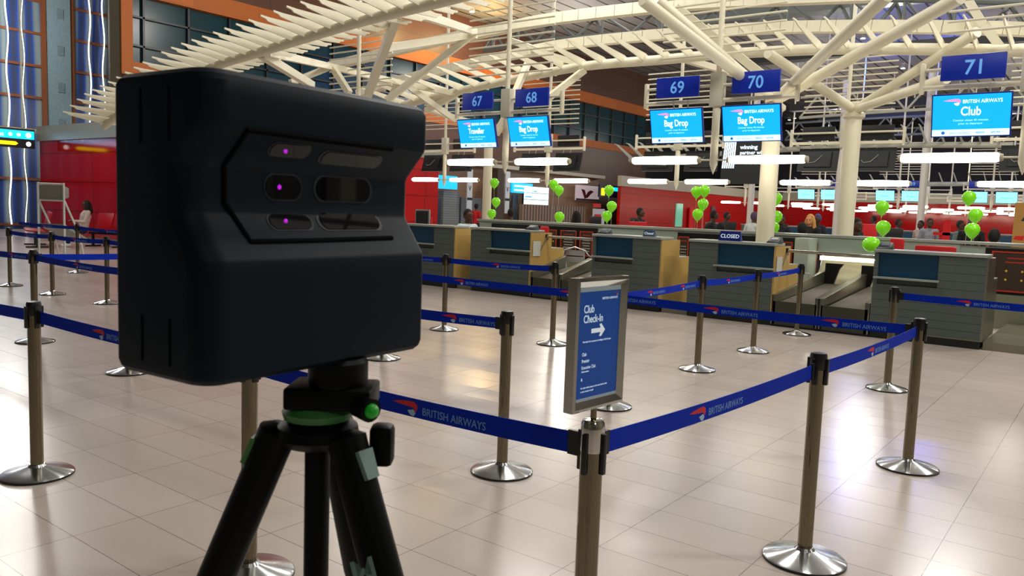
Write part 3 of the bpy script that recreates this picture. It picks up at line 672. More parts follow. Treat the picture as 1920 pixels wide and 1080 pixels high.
# red office chairs
redf = mat('red_fabric','c40410',.6)
def red_chair(X, Y, lab, zt=1.27, rz=0, wd=.22):
    r = thing('office_chair', lab, 'chair', (X,Y,0), rz, 'red office chairs'); b_ = MB()
    b_.box(-wd,wd,-.03,.03,zt-.5,zt); b_.build('backrest', redf, r, bevel=.028)
    MB().box(-.22,.22,.0,.42,.44,.5).build('seat', redf, r, bevel=.02); MB().lathe([(.025,.08),(.025,.45)],(0,.2,0),12).build('gas_lift', blackp, r)
    MB().bar((0,-.04,.8),(0,.0,.42),.05,.015,(0,1,0)).build('back_support', blackp, r)
    f = MB()
    for k in range(5): a = k*2*math.pi/5; f.bar((0,.2,.1),(.27*math.cos(a),.2+.27*math.sin(a),.06),.04,.03); f.ball((.27*math.cos(a),.2+.27*math.sin(a),.03),.03,1,1,1,6)
    f.build('star_base', blackp, r); return r
q = at(1755,455,Y=12.5); red_chair(q.x,12.5,'red office chair whose curved back shows above the nearest right desk',1.22,0,.26)
for (u, v, Y, lab) in ((1325,435,16.4,'red office chair behind the partition above the navy plate desk'),(1682,455,12.9,'red office chair left of the curved red back at right'),(1196,421,15.2,'red office chair behind the partition below the man in the black suit'),(1021,430,13.0,'red office chair glimpsed by the desk left of the aluminium chair'),(798,412,14.6,'red office chair at the right edge of the scanner'),(1630,424,24,'far red chair beyond the green balloons')):
    q = at(u, v, Y=Y); red_chair(q.x, Y, lab, q.z+.06, wd=.1 if u in (1682,1021) else .22)

# ------------------------------------------------------------ columns
def column(u, Y, z1, lab, r_=.16, heads=()):
    q = at(u, 400, Y=Y); b_ = at(u, 440, Y=Y)
    t = thing('steel_column', lab, 'column', (q.x,Y,0), 0, 'white steel columns'); MB().lathe([(r_,0),(r_,z1-.28)],n=28).build('shaft', white, t)
    MB().lathe([(r_,z1-.3),(r_+.05,z1-.26),(r_+.05,z1-.2),(r_*.98,z1-.16),(r_*.98,z1),(r_*.6,z1+.03)],n=28).build('head', white, t)
    MB().lathe([(r_+.05,0),(r_+.05,.04),(r_,.06)],n=28).build('base_plate', white, t)
    for h_ in heads:
        p = h_ - Vector((q.x,Y,0)); s0 = Vector((0,0,z1-.12)) + (p-Vector((0,0,z1))).normalized()*r_*.5
        MB().tube([s0,p],.085,12).build('branch', white, t)
    return t
column(1437,13.15,3.55,'white round column behind the navy CLOSED plate desk, rising behind the screens',.145,
       [at(1205,0,Y=10.2),at(1232,0,Y=11.2),at(1665,-10,Y=10.2),at(1800,-5,Y=11.0)])
column(1587,16.2,3.75,'white round column with branching struts near the right of the hall',.15,[at(1440,100,Y=13.5),at(1832,60,Y=14.5),at(1775,147,Y=14.2)])
column(912,18.5,4.0,'slim white column between the left pair of screens',.13,[at(800,205,Y=15.5)])

# ------------------------------------------------------------ hanging masts, number signs, screens, lamps
armm = white
grey_box = mat('mast_grey','cfcbb8',.5)
def mast_parts(t, facing=1, rods=10, zt=12.0):
    MB().tube([(0,0,2.20),(0,0,2.36),(0,0,3.25)],[.004,.062,.062],16).build('lower_mast', armm, t)
    MB().lathe([(.045,3.25),(.045,zt)],n=16).build('upper_mast', armm, t)
    MB().box(-.11,.11,-.07,.07,3.28,3.82).build('junction_box', grey_box, t, bevel=.01)
    y = 0
    for sx in (-1,1):
        o = MB().tube([(sx*.1,y,3.38),(sx*1.28,y,3.38)],.035,10).build('cross_arm', armm, t); MB().tube([(sx*.1,y,3.62),(sx*1.28,y,3.62)],.024,10).build('upper_arm', armm, t); MB().tube([(sx*.05,0,2.43),(sx*.235,0,2.43)],.014,8).build('lamp_connector', armm, t); MB().box(sx*1.28-.03,sx*1.28+.03,-.045,.045,3.3,3.72).build('end_bracket', armm, o, bevel=.02)
rod_me = None
def rods_of(t, z0=4.12, n=10):
    global rod_me
    for i in range(n):
        if rod_me is None: o = MB().tube([(-1.03,0,0),(1.03,0,0)],.017,8).build('baffle_rod', armm, t); rod_me = o
        else: o = rod_me.copy(); COL.objects.link(o); o.parent = t
        o.location = (0,.03,z0+i*.137)
scr_blue = mat('screen_blue','0094e0',.35,emit=1.0); scr_white = mat('screen_footer','bfeaff',.4,emit=.85); scr_txt = mat('screen_text','e8faff',.4,emit=1.0); scr_pink = mat('screen_pink','ef86bc',.4,emit=.8)
bez = mat('screen_bezel','06207a',.35,emit=.15); signb = mat('number_sign_blue','001f86',.4,emit=.25); signt = mat('number_digit','5c95d0',.4,emit=.45); dk = mat('screen_back_black','101214',.5)
scr_small = mat('screen_small_text','9fe0ff',.4,emit=.9); footb = mat('footer_logo_blue','1668b8',.4,emit=.6)
def screen(X, Y, title, lab, facing=1, far=False):
    W, h = .91, .54; r = thing('display_screen', lab, 'screen', (X,Y,2.98), 0 if facing > 0 else math.pi, 'hanging check-in screens')
    tilt = Matrix.Rotation(math.radians(15),4,'X')
    def b_(mb, nm, m_, par=r, **k):
        for i in range(len(mb.v)): mb.v[i] = tilt @ mb.v[i]
        return mb.build(nm, m_, par, **k)
    b_(MB().box(-W/2-.015,W/2+.015,0,.05,-h/2-.015,h/2+.015), 'bezel', bez if facing > 0 else dk, smooth=False)
    b_(MB().box(-W/2*.7,W/2*.7,.05,.09,-h/2*.7,h/2*.7), 'back_housing', dk, smooth=False)
    b_(MB().box(-.05,-.035,.04,.06,h/2,h/2+.14).box(.2,.215,.04,.06,h/2,h/2+.14), 'hanger', dimwhite, smooth=False)
    if facing < 0:
        c = MB(); c.tube([(-.1,.095,.1),(-.05,.12,.02),(.05,.12,-.08),(.2,.11,-.1),(.26,.1,-.04)],.006,6); b_(c,'cable',dimwhite); return r
    pan = scr_blue if not far else mat('far_screen','7fdcf2',.4,emit=1.1)
    b_(MB().box(-W/2,W/2,-.002,0,-h/2,h/2), 'panel', pan, smooth=False)
    ex, ey = (1,0,0), (0,0,1)
    if far:
        m_ = MB(); m_.text(title, (0,-.0025,-.06), ex, ey, .1, 'C'); b_(m_, 'lettering', mat('far_text','2aa4c8',.5,emit=.4)); return r
    b_(MB().box(-W/2,W/2,-.004,-.002,-h/2,-h/2+.085), 'footer_band', scr_white, smooth=False)
    m_ = MB(); m_.text('BRITISH AIRWAYS', (-.1,-.0025,h/2-.11), ex, ey, .068, 'L', .001, fit=.46); m_.text(title, (0,-.0025,.0), ex, ey, .15 if title != 'Club' else .165, 'C', .001, fit={'Bag Drop':.43,'Club':.24,'Traveller':.40}[title]); b_(m_, 'lettering', scr_txt)
    m_ = MB(); m_.text('Counter closes 45 minutes', (0,-.0025,-.075), ex, ey, .036, 'C', .001, 1.05); m_.text('prior to departure', (0,-.0025,-.12), ex, ey, .036, 'C', .001, 1.05); b_(m_, 'small_lettering', scr_small)
    a1, a2 = MB(), MB(); ribbon(a1, a2, Vector((-.33,-.0025,h/2-.10)), Vector(ex), Vector(ey), .21, .001); b_(a1, 'ribbon_mark', scr_pink); b_(a2, 'ribbon_tail', scr_txt)
    m_ = MB(); m_.prism([(.022*math.cos(k*math.pi/8),.022*math.sin(k*math.pi/8)) for k in range(16)], (-.32,-.0045,-h/2+.042), ex, ey, .001); m_.text('partner airline alliance', (-.24,-.0045,-h/2+.03), ex, ey, .026, 'L', .001); m_.text('IBERIA', (.07,-.0045,-h/2+.03), ex, ey, .03, 'L', .001, 1.2); m_.text('QATAR', (.24,-.0045,-h/2+.03), ex, ey, .03, 'L', .001, 1.1)
    b_(m_, 'footer_logos', footb)
    return r
def number_sign(X, Y, txt, lab, facing=1, m1=None):
    r = thing('number_sign', lab, 'sign', (X,Y,3.615), 0 if facing > 0 else math.pi, 'blue counter number signs')
    MB().box(-.38,.38,0,.05,-.165,.165).build('casing', signb if facing > 0 else dk, r, bevel=.006)
    if facing > 0:
        m_ = MB(); m_.text(txt, (0,-.002,-.095), (1,0,0), (0,0,1), .27, 'C', .002, .95); m_.build('digits', signt, r)
    return r
lampe = mat('fluorescent_glow','fff3dc',.5,emit=9)
lamp0 = None
def lamp(X, Y, lab):
    global lamp0
    if lamp0 is None:
        r = thing('tube_lamp', lab, 'lamp', (X,Y,2.43), 0, 'bright tube lamps under the hanging screens')
        MB().tube([(-.60,0,0),(-.57,0,0),(0,0,0),(.57,0,0),(.60,0,0)],[.05,.062,.07,.062,.05],18).build('glowing_tube', lampe, r)
        for sx in (-1,1): MB().tube([(sx*.6,0,0),(sx*.64,0,0)],[.055,.045],16).build('end_cap', mat('lamp_cap','b8b09a',.4), r)
        lamp0 = r; return r
    return dup(lamp0, (X,Y,2.43), lab)
MX = [-13.96,-9.71,-5.42,-1.15]
SG = {-9.71:(('67','Traveller'),('68','Bag Drop')),-5.42:(('69','Bag Drop'),('70','Bag Drop')),-1.15:(('71','Club'),('72','Club'))}
mname = {-13.96:'hidden behind the scanner top',-9.71:'carrying signs 67 and 68',-5.42:'carrying signs 69 and 70',-1.15:'off the right edge carrying sign 71'}
for X in MX:
    t = thing('hanging_mast', 'white front mast '+mname[X]+', with horizontal baffle rods above', 'mast', (X,12.4,0), 0, 'front hanging masts'); mast_parts(t); rods_of(t)
    for i, sx in enumerate((-1,1)):
        if X in SG:
            n_, tt = SG[X][i]
            if n_ == '72': continue
            number_sign(X+sx*.66, 12.28, n_, 'navy number sign %s hanging above the desks' % n_)
            screen(X+sx*.635, 12.27, tt, 'blue hanging airline screen reading %s below the number %s' % (tt, n_))
            lamp(X+sx*.87, 12.4, 'bright tube lamp below the screen numbered %s' % n_)
row2 = {-18.2:'far left',-13.96:'left of column',-9.78:'third from left',-5.5:'near the branching column',-1.2:'at the right edge'}
nm2 = ['leftmost','second','middle','fourth','rightmost']
for i, X in enumerate((-18.3,-14.1,-9.82,-5.5,-1.2)):
    t = thing('hanging_mast', 'white rear mast, %s of the second row, with black screen backs' % nm2[i], 'mast', (X,20.1,0), 0, 'rear hanging masts'); mast_parts(t); rods_of(t)
    for j, sx in enumerate((-1,1)):
        sd = ('left','right')[j]
        number_sign(X+sx*.66, 20.22, '', 'black back of a number sign, %s arm of the %s rear mast' % (sd, nm2[i]), -1)
        screen(X+sx*.64, 20.25, '', 'black back of a hanging screen on the %s arm of the %s rear mast' % (sd, nm2[i]), -1)
        lamp(X+sx*.87, 20.1, 'bright tube lamp on the %s side of the %s rear mast' % (sd, nm2[i]))
fn = {-13.96:('46','47'),-9.8:('48','49'),-5.5:('50','51'),-1.2:('52','53')}
pos = {-13.96:'leftmost',-9.8:'second',-5.5:'third',-1.2:'rightmost'}
for X in (-18.2,-13.96,-9.8,-5.5,-1.2):
    for Y in (46.5,54.2):
        pp = pos.get(X,'hidden'); rr = 'distant front' if Y < 50 else 'distant rear'
        t = thing('hanging_mast', 'tiny white mast, %s of the %s row' % (pp, rr), 'mast', (X,Y,0), 0, 'distant hanging masts'); mast_parts(t, zt=12); 
        if Y < 50: rods_of(t)
        for j, sx in enumerate((-1,1)):
            sd = ('left','right')[j]
            lamp(X+sx*.87, Y, 'tiny bright tube lamp, %s side of the %s mast of the %s row' % (sd, pp, rr))
            if X in fn:
                if Y < 50:
                    number_sign(X+sx*.66, Y-.12, fn[X][j], 'tiny navy sign numbered %s in the distance' % fn[X][j]); screen(X+sx*.64, Y-.13, 'KULULA  COMAIR'.split()[0]+' 1', 'small pale cyan screen under the distant sign %s' % fn[X][j], 1, True)
    for Y in (62,69):
        t = thing('hanging_mast', 'pinpoint mast at the far end of the hall, %s' % (pos.get(X,'hidden')+(' nearer' if Y<65 else ' farther')), 'mast', (X,Y,0), 0, 'distant hanging masts'); mast_parts(t)
        for j, sx in enumerate((-1,1)):
            lamp(X+sx*.87, Y, 'pinpoint tube lamp at the far end of the hall, %s of %s pair' % (('left','right')[j], pos.get(X,'hidden')+(' nearer' if Y<65 else ' farther')))
# ------------------------------------------------------------ distant desks
for i, X in enumerate((-18.2,-13.96,-9.8,-5.5,-1.2)):
    for j in (-1,1):
        r = thing('distant_desk', 'distant grey check-in desk with teal front, %s of the pair under the %s far mast' % ('left' if j<0 else 'right', ['hidden','leftmost','second','third','rightmost'][i]), 'desk', (X+j*1.1,45.3,0), 0, 'distant check-in desks')
        MB().box(-.75,.75,0,.7,0,1.13).build('body', slat, r, smooth=False); MB().box(-.45,.45,-.03,0,.65,1.08).build('teal_panel', teal, r, smooth=False); MB().box(-.78,.78,-.04,.75,1.13,1.18).build('counter_top', topm, r, smooth=False)
for i, X in enumerate((-16.5,-12.2,-8.0,-3.8,.5)):
    tag(MB().lathe([(.17,0),(.17,8.8)],n=20).build('far_column', mat('far_white_column','d8d4c8',.5), loc=(X,43+1*(i%2),0)), 'slender white far column, %s in the distance' % ['farthest left','second from left','third from left','fourth from left','rightmost'][i], 'column', 'far white columns')

# ------------------------------------------------------------ roof trusses with louvre fins
def fin_mesh(L, up, t=.02, d=.15):       # blade along +y rising by up
    m_ = MB(); pr = [(0,-.02),(L*.86,up-.01),(L*.9,up+.02),(L,up+.035),(L,up+.06),(L*.8,up+.05),(0,d)]
    m_.prism(pr, (-t/2,0,0), (0,1,0), (0,0,1), t); return m_
def truss(pix, Y, lab, r_=.07, step=.28, Ln=1.1, upn=.32, Lf=.8, upf=.1, mt=white, x0=None, x1=None, fins=True):
    pts = [at(u, v, Y=Y) for u, v in pix]; cur = interp(pts)
    t = thing('louvre_truss', lab, 'roof truss', (0,Y,0)); MB().tube([p-Vector((0,Y,0)) for p in cur], r_, 12).build('main_tube', mt, t)
    if not fins: return t, cur
    fa = fb = None; X = cur[0].x+.1; cnt = 0
    while X < cur[-1].x and cnt < 48:
        for a, b2 in zip(cur,cur[1:]):
            if a.x <= X <= b2.x: z = a.z+(b2.z-a.z)*(X-a.x)/max(1e-6,b2.x-a.x); break
        if fa is None:
            fa = fin_mesh(Ln, upn).build('louvre_fin', mt, t, smooth=False); fb = fin_mesh(Lf, upf).build('louvre_fin', mt, t, smooth=False); A, B = fa, fb
        else:
            A, B = fa.copy(), fb.copy(); COL.objects.link(A); COL.objects.link(B); A.parent = t; B.parent = t
        A.location = (X,0,z); A.rotation_euler = (0,0,math.pi); B.location = (X,0,z); X += step; cnt += 1
    return t, cur
truss([(196,236),(240,203),(290,180),(395,128),(480,100),(600,63),(690,37),(840,0),(960,-32)], 8.0, 'nearest white arched roof truss with saw-tooth louvre fins, sweeping over the scanner', .075, .3, .85, .1, .7, .03)
T2, c2 = truss([(700,218),(765,195),(865,170),(960,150),(1090,125),(1240,112),(1350,102),(1440,97),(1560,92),(1700,92),(1900,95),(2000,98)], 15.0, 'long white arched roof truss with louvre fins crossing above the number signs', .1, .5, 1.45, .2, .5, .0)
def beam(pts, wd, ht, lab, m_=white, name='roof_beam', grp='white roof steelwork'):
    pts = interp(pts, 6); t = MB()
    for a, b2 in zip(pts,pts[1:]): t.bar(a, b2 + (b2-a)*.02, wd, ht)
    return tag(t.build(name, m_, smooth=False), lab, 'roof beam', grp)
beam([at(u,v,Y=15.2) for u,v in ((672,176),(745,152),(850,127),(960,103),(1070,82),(1280,62),(1440,53),(1600,50),(1850,53),(2000,60))], .2, .2, 'upper white beam of the arched truss over the number signs')
beam([at(u,v,Y=15.8) for u,v in ((880,66),(960,50),(1035,36),(1220,14),(1350,4),(1500,-4),(1650,-10))], .22, .24, 'topmost white arched beam near the upper edge')
beam([at(u,v,Y=15.2) for u,v in ((620,124),(750,93),(890,62))], .2, .22, 'white beam rising from the scanner top to the upper node')
STR = [((745,25,8.4),(690,178,10)),((768,20,8.4),(890,60,13)),((890,62,13),(725,188,12)),((500,98,8.1),(620,125,12)),((620,125,12),(748,155,14)),((748,155,14),(855,176,15)),((490,102,8.1),(585,160,10)),
 ((545,155,11),(620,125,12)),((625,128,12),(655,175,12)),((760,158,14),(855,226,15)),((855,178,15),(800,206,15)),((748,155,14),(735,178,14)),((950,215,15),(930,252,15)),
 ((990,118,15),(960,188,14)),((1020,100,15),(1108,126,15)),((1095,132,15),(1030,182,14)),((958,76,15.6),(1014,96,15)),((1270,15,13),(1432,142,13)),((1845,48,15),(1880,94,15)),((1812,-5,15),(1845,48,15)),((1280,110,16),(1400,145,18)),((880,66,13),(720,90,10))]
nmz = ['leftmost','steep','long','crossing','short','lower','upper','slanting','thin','middle','far','near','small','vertical','diagonal','right','inner','outer','bracing','end','rear','linking']
for i, (a, b2) in enumerate(STR):
    p, q = at(a[0],a[1],Y=a[2]), at(b2[0],b2[1],Y=b2[2])
    side = 'left' if a[0] < 700 else ('centre left' if a[0] < 950 else ('centre' if a[0] < 1300 else 'right'))
    tag(MB().bar(p, q, .12, .13).build('roof_strut', white, smooth=False), 'white %s roof strut, %s part of the roof, %s' % (nmz[i], side, 'above the scanner' if a[0]<800 else ('above signs 67 and 68' if a[0] < 1100 else 'above signs 69 to 71')), 'strut', 'roof struts')
# lattice trusses behind
def lattice(Y, z0, z1, x0, x1, lab, m_, step=1.1, arch=.6, r_=.05):
    t = thing('lattice_truss', lab, 'roof truss', (0,Y,0), 0, 'dark lattice roof trusses')
    def zz(x): q = (x-x0)/(x1-x0); return 4*arch*q*(1-q)
    N = int((x1-x0)/step); up = [Vector((x0+(x1-x0)*i/N,.0,z1+zz(x0+(x1-x0)*i/N))) for i in range(N+1)]; lo = [Vector((p.x,0,p.z-(z1-z0))) for p in up]
    MB().tube(up, r_*1.4, 8).tube(lo, r_*1.4, 8).build('chord', m_, t); mb = MB()
    for i in range(N): mb.tube([lo[i],up[i]+(up[i+1]-up[i])*.5],r_,6); mb.tube([up[i]+(up[i+1]-up[i])*.5,lo[i+1]],r_,6)
    mb.build('web_members', m_, t)
t = thing('lattice_truss', 'grey arched lattice truss seen between the two upper white beams', 'roof truss', (0,18,0), 0, 'dark lattice roof trusses')
lo = interp([Vector(p) for p in ((-15,0,6.0),(-12.6,0,6.07),(-8.6,0,5.92),(-5,0,5.65),(-2.5,0,5.3),(1,0,4.75))],5); up = [p+Vector((0,.0,.5)) for p in lo]
MB().tube(up,.06,8).build('chord', darksteel, t); MB().tube(lo,.06,8).build('chord', darksteel, t); mb = MB()
for i in range(len(lo)-1):
    if i % 2 == 0: mb.tube([lo[i],(up[i]+up[i+1])*.5+Vector((0,.3,0))],.04,6).tube([(up[i]+up[i+1])*.5+Vector((0,.3,0)),lo[i+1]],.04,6)
    else: mb.tube([lo[i],up[i]],.035,6).tube([up[i],lo[i+1]],.035,6)
mb.build('web_members', darksteel, t)
lattice(41, 6.6, 7.6, -13.5, 6, 'lattice truss lit blue, seen between the white struts at right', dimwhite, 1.6, .2)
lattice(55, 6.9, 8.0, -19, 8, 'lower distant lattice truss above the black screen backs at right', darksteel, 1.8, .2)
lattice(70, 7.5, 8.9, -24, 8, 'farthest lattice truss in the dark end of the hall', darksteel, 2.2, .2)
truss([(1180,300),(1400,285),(1560,276),(1700,272),(1900,272)], 31, 'distant white truss with saw-tooth fins behind the hanging screens', .1, .55, 1.5, .5, .5, 0, dimwhite)
truss([(1500,352),(1700,346),(1860,345),(1960,346)], 50, 'far white truss with small fins above the distant screens', .12, .7, 1.5, .5, .5, 0, dimwhite)
# horizontal dark ducts and services under the ceiling
for i, (Y, z, c) in enumerate(((32,8.6,darksteel),(38,8.0,mat('black_duct','15171a',.6)),(49.5,7.2,MATS['black_duct']),(58,7.6,MATS['black_duct']))):
    tag(MB().box(-12-Y*.1,8,Y,Y+.7,z+.9,z+1.3).build('service_duct', c, smooth=False), '%s horizontal service duct under the roof, row %s from the desks' % (('grey','black','black','black')[i], ('nearest','second','third','last')[i]), 'duct')
# downlights
dl0 = None; dlm = mat('downlight_glow','ffffff',.5,emit=30)
for i, (u, v, lab) in enumerate(((885,22,'at the top above the glowing wood wall'),(1618,72,'between the two thick white tubes'),(1660,212,'below the blue strut'),(1609,190,'left of the blue strut'),(1736,216,'above the Club screen left corner'),(1525,196,'left of the branching column'),(1480,225,'right of screen 70'),(1815,228,'below the Club screen'),(1693,128,'below the long beam'),(1490,222,'near the black monitor'),(1752,232,'below the Club screen left half'),(981,77,'near the upper node'))):
    q = at(u, v, Z=11.85); 
    if dl0 is None:
        r = thing('downlight', 'small white ceiling downlight '+lab, 'lamp', q, 0, 'ceiling downlights'); MB().lathe([(.13,.0),(.15,.02),(.15,.15)],n=16).build('housing', dimwhite, r); MB().lathe([(.12,-.012),(.12,0)],n=16).build('glow', dlm, r); dl0 = r
    else: dup(dl0, q, 'small white ceiling downlight '+lab)

# ------------------------------------------------------------ left overhead sign
S = thing('wayfinding_sign', 'hanging wayfinding sign at the left edge, cyan band over a dark band with yellow pill', 'sign', (-29.6,0,0))
MB().box(-.15,0,8.6,11.95,2.98,3.62).build('casing', mat('sign_dark','05070c',.4), S, smooth=False)
MB().box(0,.01,8.6,11.93,3.28,3.55).build('cyan_band', mat('cyan_glow','00b4f0',.4,emit=1.3), S, smooth=False)
tm = MB(); tm.text('Boarding Gates', (.012,11.0,3.34), (0,1,0), (0,0,1), .2, 'R', .002); 
for yy, r_ in ((11.2,.06),(11.45,.06),(11.75,.09)): tm.prism([(r_*math.cos(k*math.pi/6),r_*math.sin(k*math.pi/6)) for k in range(12)], (.012,yy,3.41), (0,1,0), (0,0,1), .002)
tm.prism([(.08*math.cos(k*math.pi/6),.08*math.sin(k*math.pi/6)) for k in range(12)], (.012,11.75,3.12), (0,1,0), (0,0,1), .002)
tm.build('lettering', mat('sign_glow_white','ffffff',.5,emit=1.2), S)
tm = MB(); tm.prism([(-.9,-.06),(.1,-.06),(.18,0),(.1,.06),(-.9,.06)], (.012,11.25,3.12), (0,1,0), (0,0,1), .002); tm.build('yellow_pill', mat('yellow_glow','f8e000',.5,emit=1.1), S, smooth=False)
MB().tube([(-.07,9.2,3.6),(-.07,9.2,9)],.03,8).tube([(-.07,11.6,3.6),(-.07,11.6,9)],.03,8).build('hanger', dimwhite, S)

# ------------------------------------------------------------ luggage trolley at left
q = at(115,485,Z=0)
r = thing('luggage_trolley', 'white tubular luggage trolley stand in front of the red wall', 'trolley', (q.x,q.y,0), math.radians(35)); wt_ = mat('trolley_white','d8dcd8',.4)
f = MB(); 
for x in (-.3,.3): f.tube([(x,-.35,.02),(x,-.35,1.75)],.025,8)
f.tube([(-.3,-.35,1.72),(.3,-.35,1.72)],.02,8); f.tube([(-.3,-.35,1.35),(.3,-.35,1.35)],.02,8); f.tube([(-.3,-.35,.06),(.3,-.35,.06)],.03,8); f.build('upright_frame', wt_, r)
f = MB()
for x in (-.3,.3): f.tube([(x,-.33,1.35),(x,.1,.75),(x,.32,.3),(x,.4,.03)],.022,8)
f.tube([(-.3,.4,.05),(.3,.4,.05)],.022,8); f.tube([(-.3,-.3,.1),(.3,.4,.06)],.022,8); f.build('sloping_brace', wt_, r)
MB().add([(-.28,-.34,1.36),(.28,-.34,1.36),(.28,-.1,1.42),(-.28,-.1,1.42),(-.28,-.34,1.7),(.28,-.34,1.7),(.28,-.1,1.64),(-.28,-.1,1.64)],[(0,3,2,1),(4,5,6,7),(0,1,5,4),(1,2,6,5),(2,3,7,6),(3,0,4,7)]).build('basket', mat('perforated_grey','8a8a84',.5), r, bevel=.02)
MB().add([(-.28,-.3,.75),(.28,-.3,.75),(.28,.6,.42),(-.28,.6,.42),(-.28,-.3,.82),(.28,-.3,.82),(.28,.6,.46),(-.28,.6,.46)],[(0,3,2,1),(4,5,6,7),(0,1,5,4),(1,2,6,5),(2,3,7,6),(3,0,4,7)]).build('luggage_tray', MATS['perforated_grey'], r)
# bench seats
def bench(X, Y, rz, n, lab):
    r = thing('bench_seat', lab, 'bench', (X,Y,0), rz, 'red waiting benches'); b_ = mat('bench_red','b0081c',.4)
    for i in range(n):
        x = (i-(n-1)/2)*.62; MB().add([(x-.27,-.02,.42),(x+.27,-.02,.42),(x+.27,.45,.46),(x-.27,.45,.46),(x-.27,-.02,.46),(x+.27,-.02,.46),(x+.27,.45,.5),(x-.27,.45,.5)],[(0,3,2,1),(4,5,6,7),(0,1,5,4),(1,2,6,5),(2,3,7,6),(3,0,4,7)]).build('seat', b_, r, bevel=.012)
        MB().add([(x-.27,-.06,.5),(x+.27,-.06,.5),(x+.29,-.2,.98),(x-.29,-.2,.98),(x-.27,-.02,.5),(x+.27,-.02,.5),(x+.29,-.16,.98),(x-.29,-.16,.98)],[(3,2,1,0),(4,5,6,7),(0,1,5,4),(1,2,6,5),(2,3,7,6),(3,0,4,7)]).build('backrest', b_, r, bevel=.012)
    MB().box(-n*.31,n*.31,.15,.21,.36,.42).build('beam', blackp, r, smooth=False)
    for x in (-n*.24,n*.24): MB().bar((x,-.1,0.02),(x,.45,.02),.06,.04).bar((x,.18,.02),(x,.18,.38),.06,.05,(0,1,0)).build('leg', blackp, r, smooth=False)
    return r
q = at(60,462,Z=0); bench(q.x,q.y+.3,math.radians(160),3,'red waiting bench at left below the glass wall')
q = at(160,462,Z=0); bench(q.x+.3,q.y+.6,math.radians(200),2,'red waiting bench in front of the red wall, beside the trolley')

# ------------------------------------------------------------ people
def evalmesh(mb, vox, name, m_, smooth_it=4):
    me = bpy.data.meshes.new(name); me.from_pydata([tuple(p) for p in mb.v], [], mb.f); o = bpy.data.objects.new(name, me); COL.objects.link(o)
    md = o.modifiers.new('r','REMESH'); md.mode = 'VOXEL'; md.voxel_size = vox
    s_ = o.modifiers.new('s','SMOOTH'); s_.iterations = smooth_it; s_.factor = .5
    dg = bpy.context.evaluated_depsgraph_get(); dg.update(); me2 = bpy.data.meshes.new_from_object(o.evaluated_get(dg)); bpy.data.objects.remove(o); bpy.data.meshes.remove(me)
    me2.materials.clear(); me2.materials.append(m_); me2.shade_smooth(); me2.name = name; return me2
def limb(mb, pts, rs):
    for i in range(len(pts)-1):
        mb.tube([pts[i],pts[i+1]],[rs[i],rs[i+1]],10)
    for p, r_ in zip(pts,rs): mb.ball(p, r_, 1,1,1,6)
def V(*a): return Vector(a)
POSES = {}
def pose(nm):
    d = {}
    if nm.startswith('sit'):
        pz = .52; d.update(pel=V(0,0,pz), kn=[V(s*.12,.42,.52) for s in (-1,1)], an=[V(s*.12,.40,.1) for s in (-1,1)], toe=[V(s*.13,.55,.04) for s in (-1,1)])
        ln = .1 if nm == 'sit' else (.32 if nm == 'sit_lean' else -.12)
        d.update(ch=V(0,ln*.6,pz+.36), nk=V(0,ln,pz+.53), hd=V(0,ln+.03,pz+.69), sh=[V(s*.18,ln*.9,pz+.47) for s in (-1,1)])
        d['el'] = [V(s*.24,ln*.8+.1,pz+.2) for s in (-1,1)]; d['wr'] = [V(s*.14,ln*.8+.33,pz+.22) for s in (-1,1)]
    else:
        pz = .95; ln = {'stand':0,'lean':.16,'arms':.02}[nm]
        d.update(pel=V(0,0,pz), kn=[V(s*.1,.02,.5) for s in (-1,1)], an=[V(s*.11,0,.1) for s in (-1,1)], toe=[V(s*.13,.15,.04) for s in (-1,1)])
        d.update(ch=V(0,ln*.6,pz+.36), nk=V(0,ln,pz+.54), hd=V(0,ln+.03,pz+.69), sh=[V(s*.185,ln*.9,pz+.47) for s in (-1,1)])
        if nm == 'stand': d['el'] = [V(s*.25,-.03,pz+.17) for s in (-1,1)]; d['wr'] = [V(s*.26,.06,pz-.09) for s in (-1,1)]
        elif nm == 'lean': d['el'] = [V(s*.26,ln+.12,pz+.2) for s in (-1,1)]; d['wr'] = [V(s*.2,ln+.36,pz+.16) for s in (-1,1)]
        else: d['el'] = [V(s*.26,.08,pz+.2) for s in (-1,1)]; d['wr'] = [V(s*.1,.28,pz+.3) for s in (-1,1)]
    return d
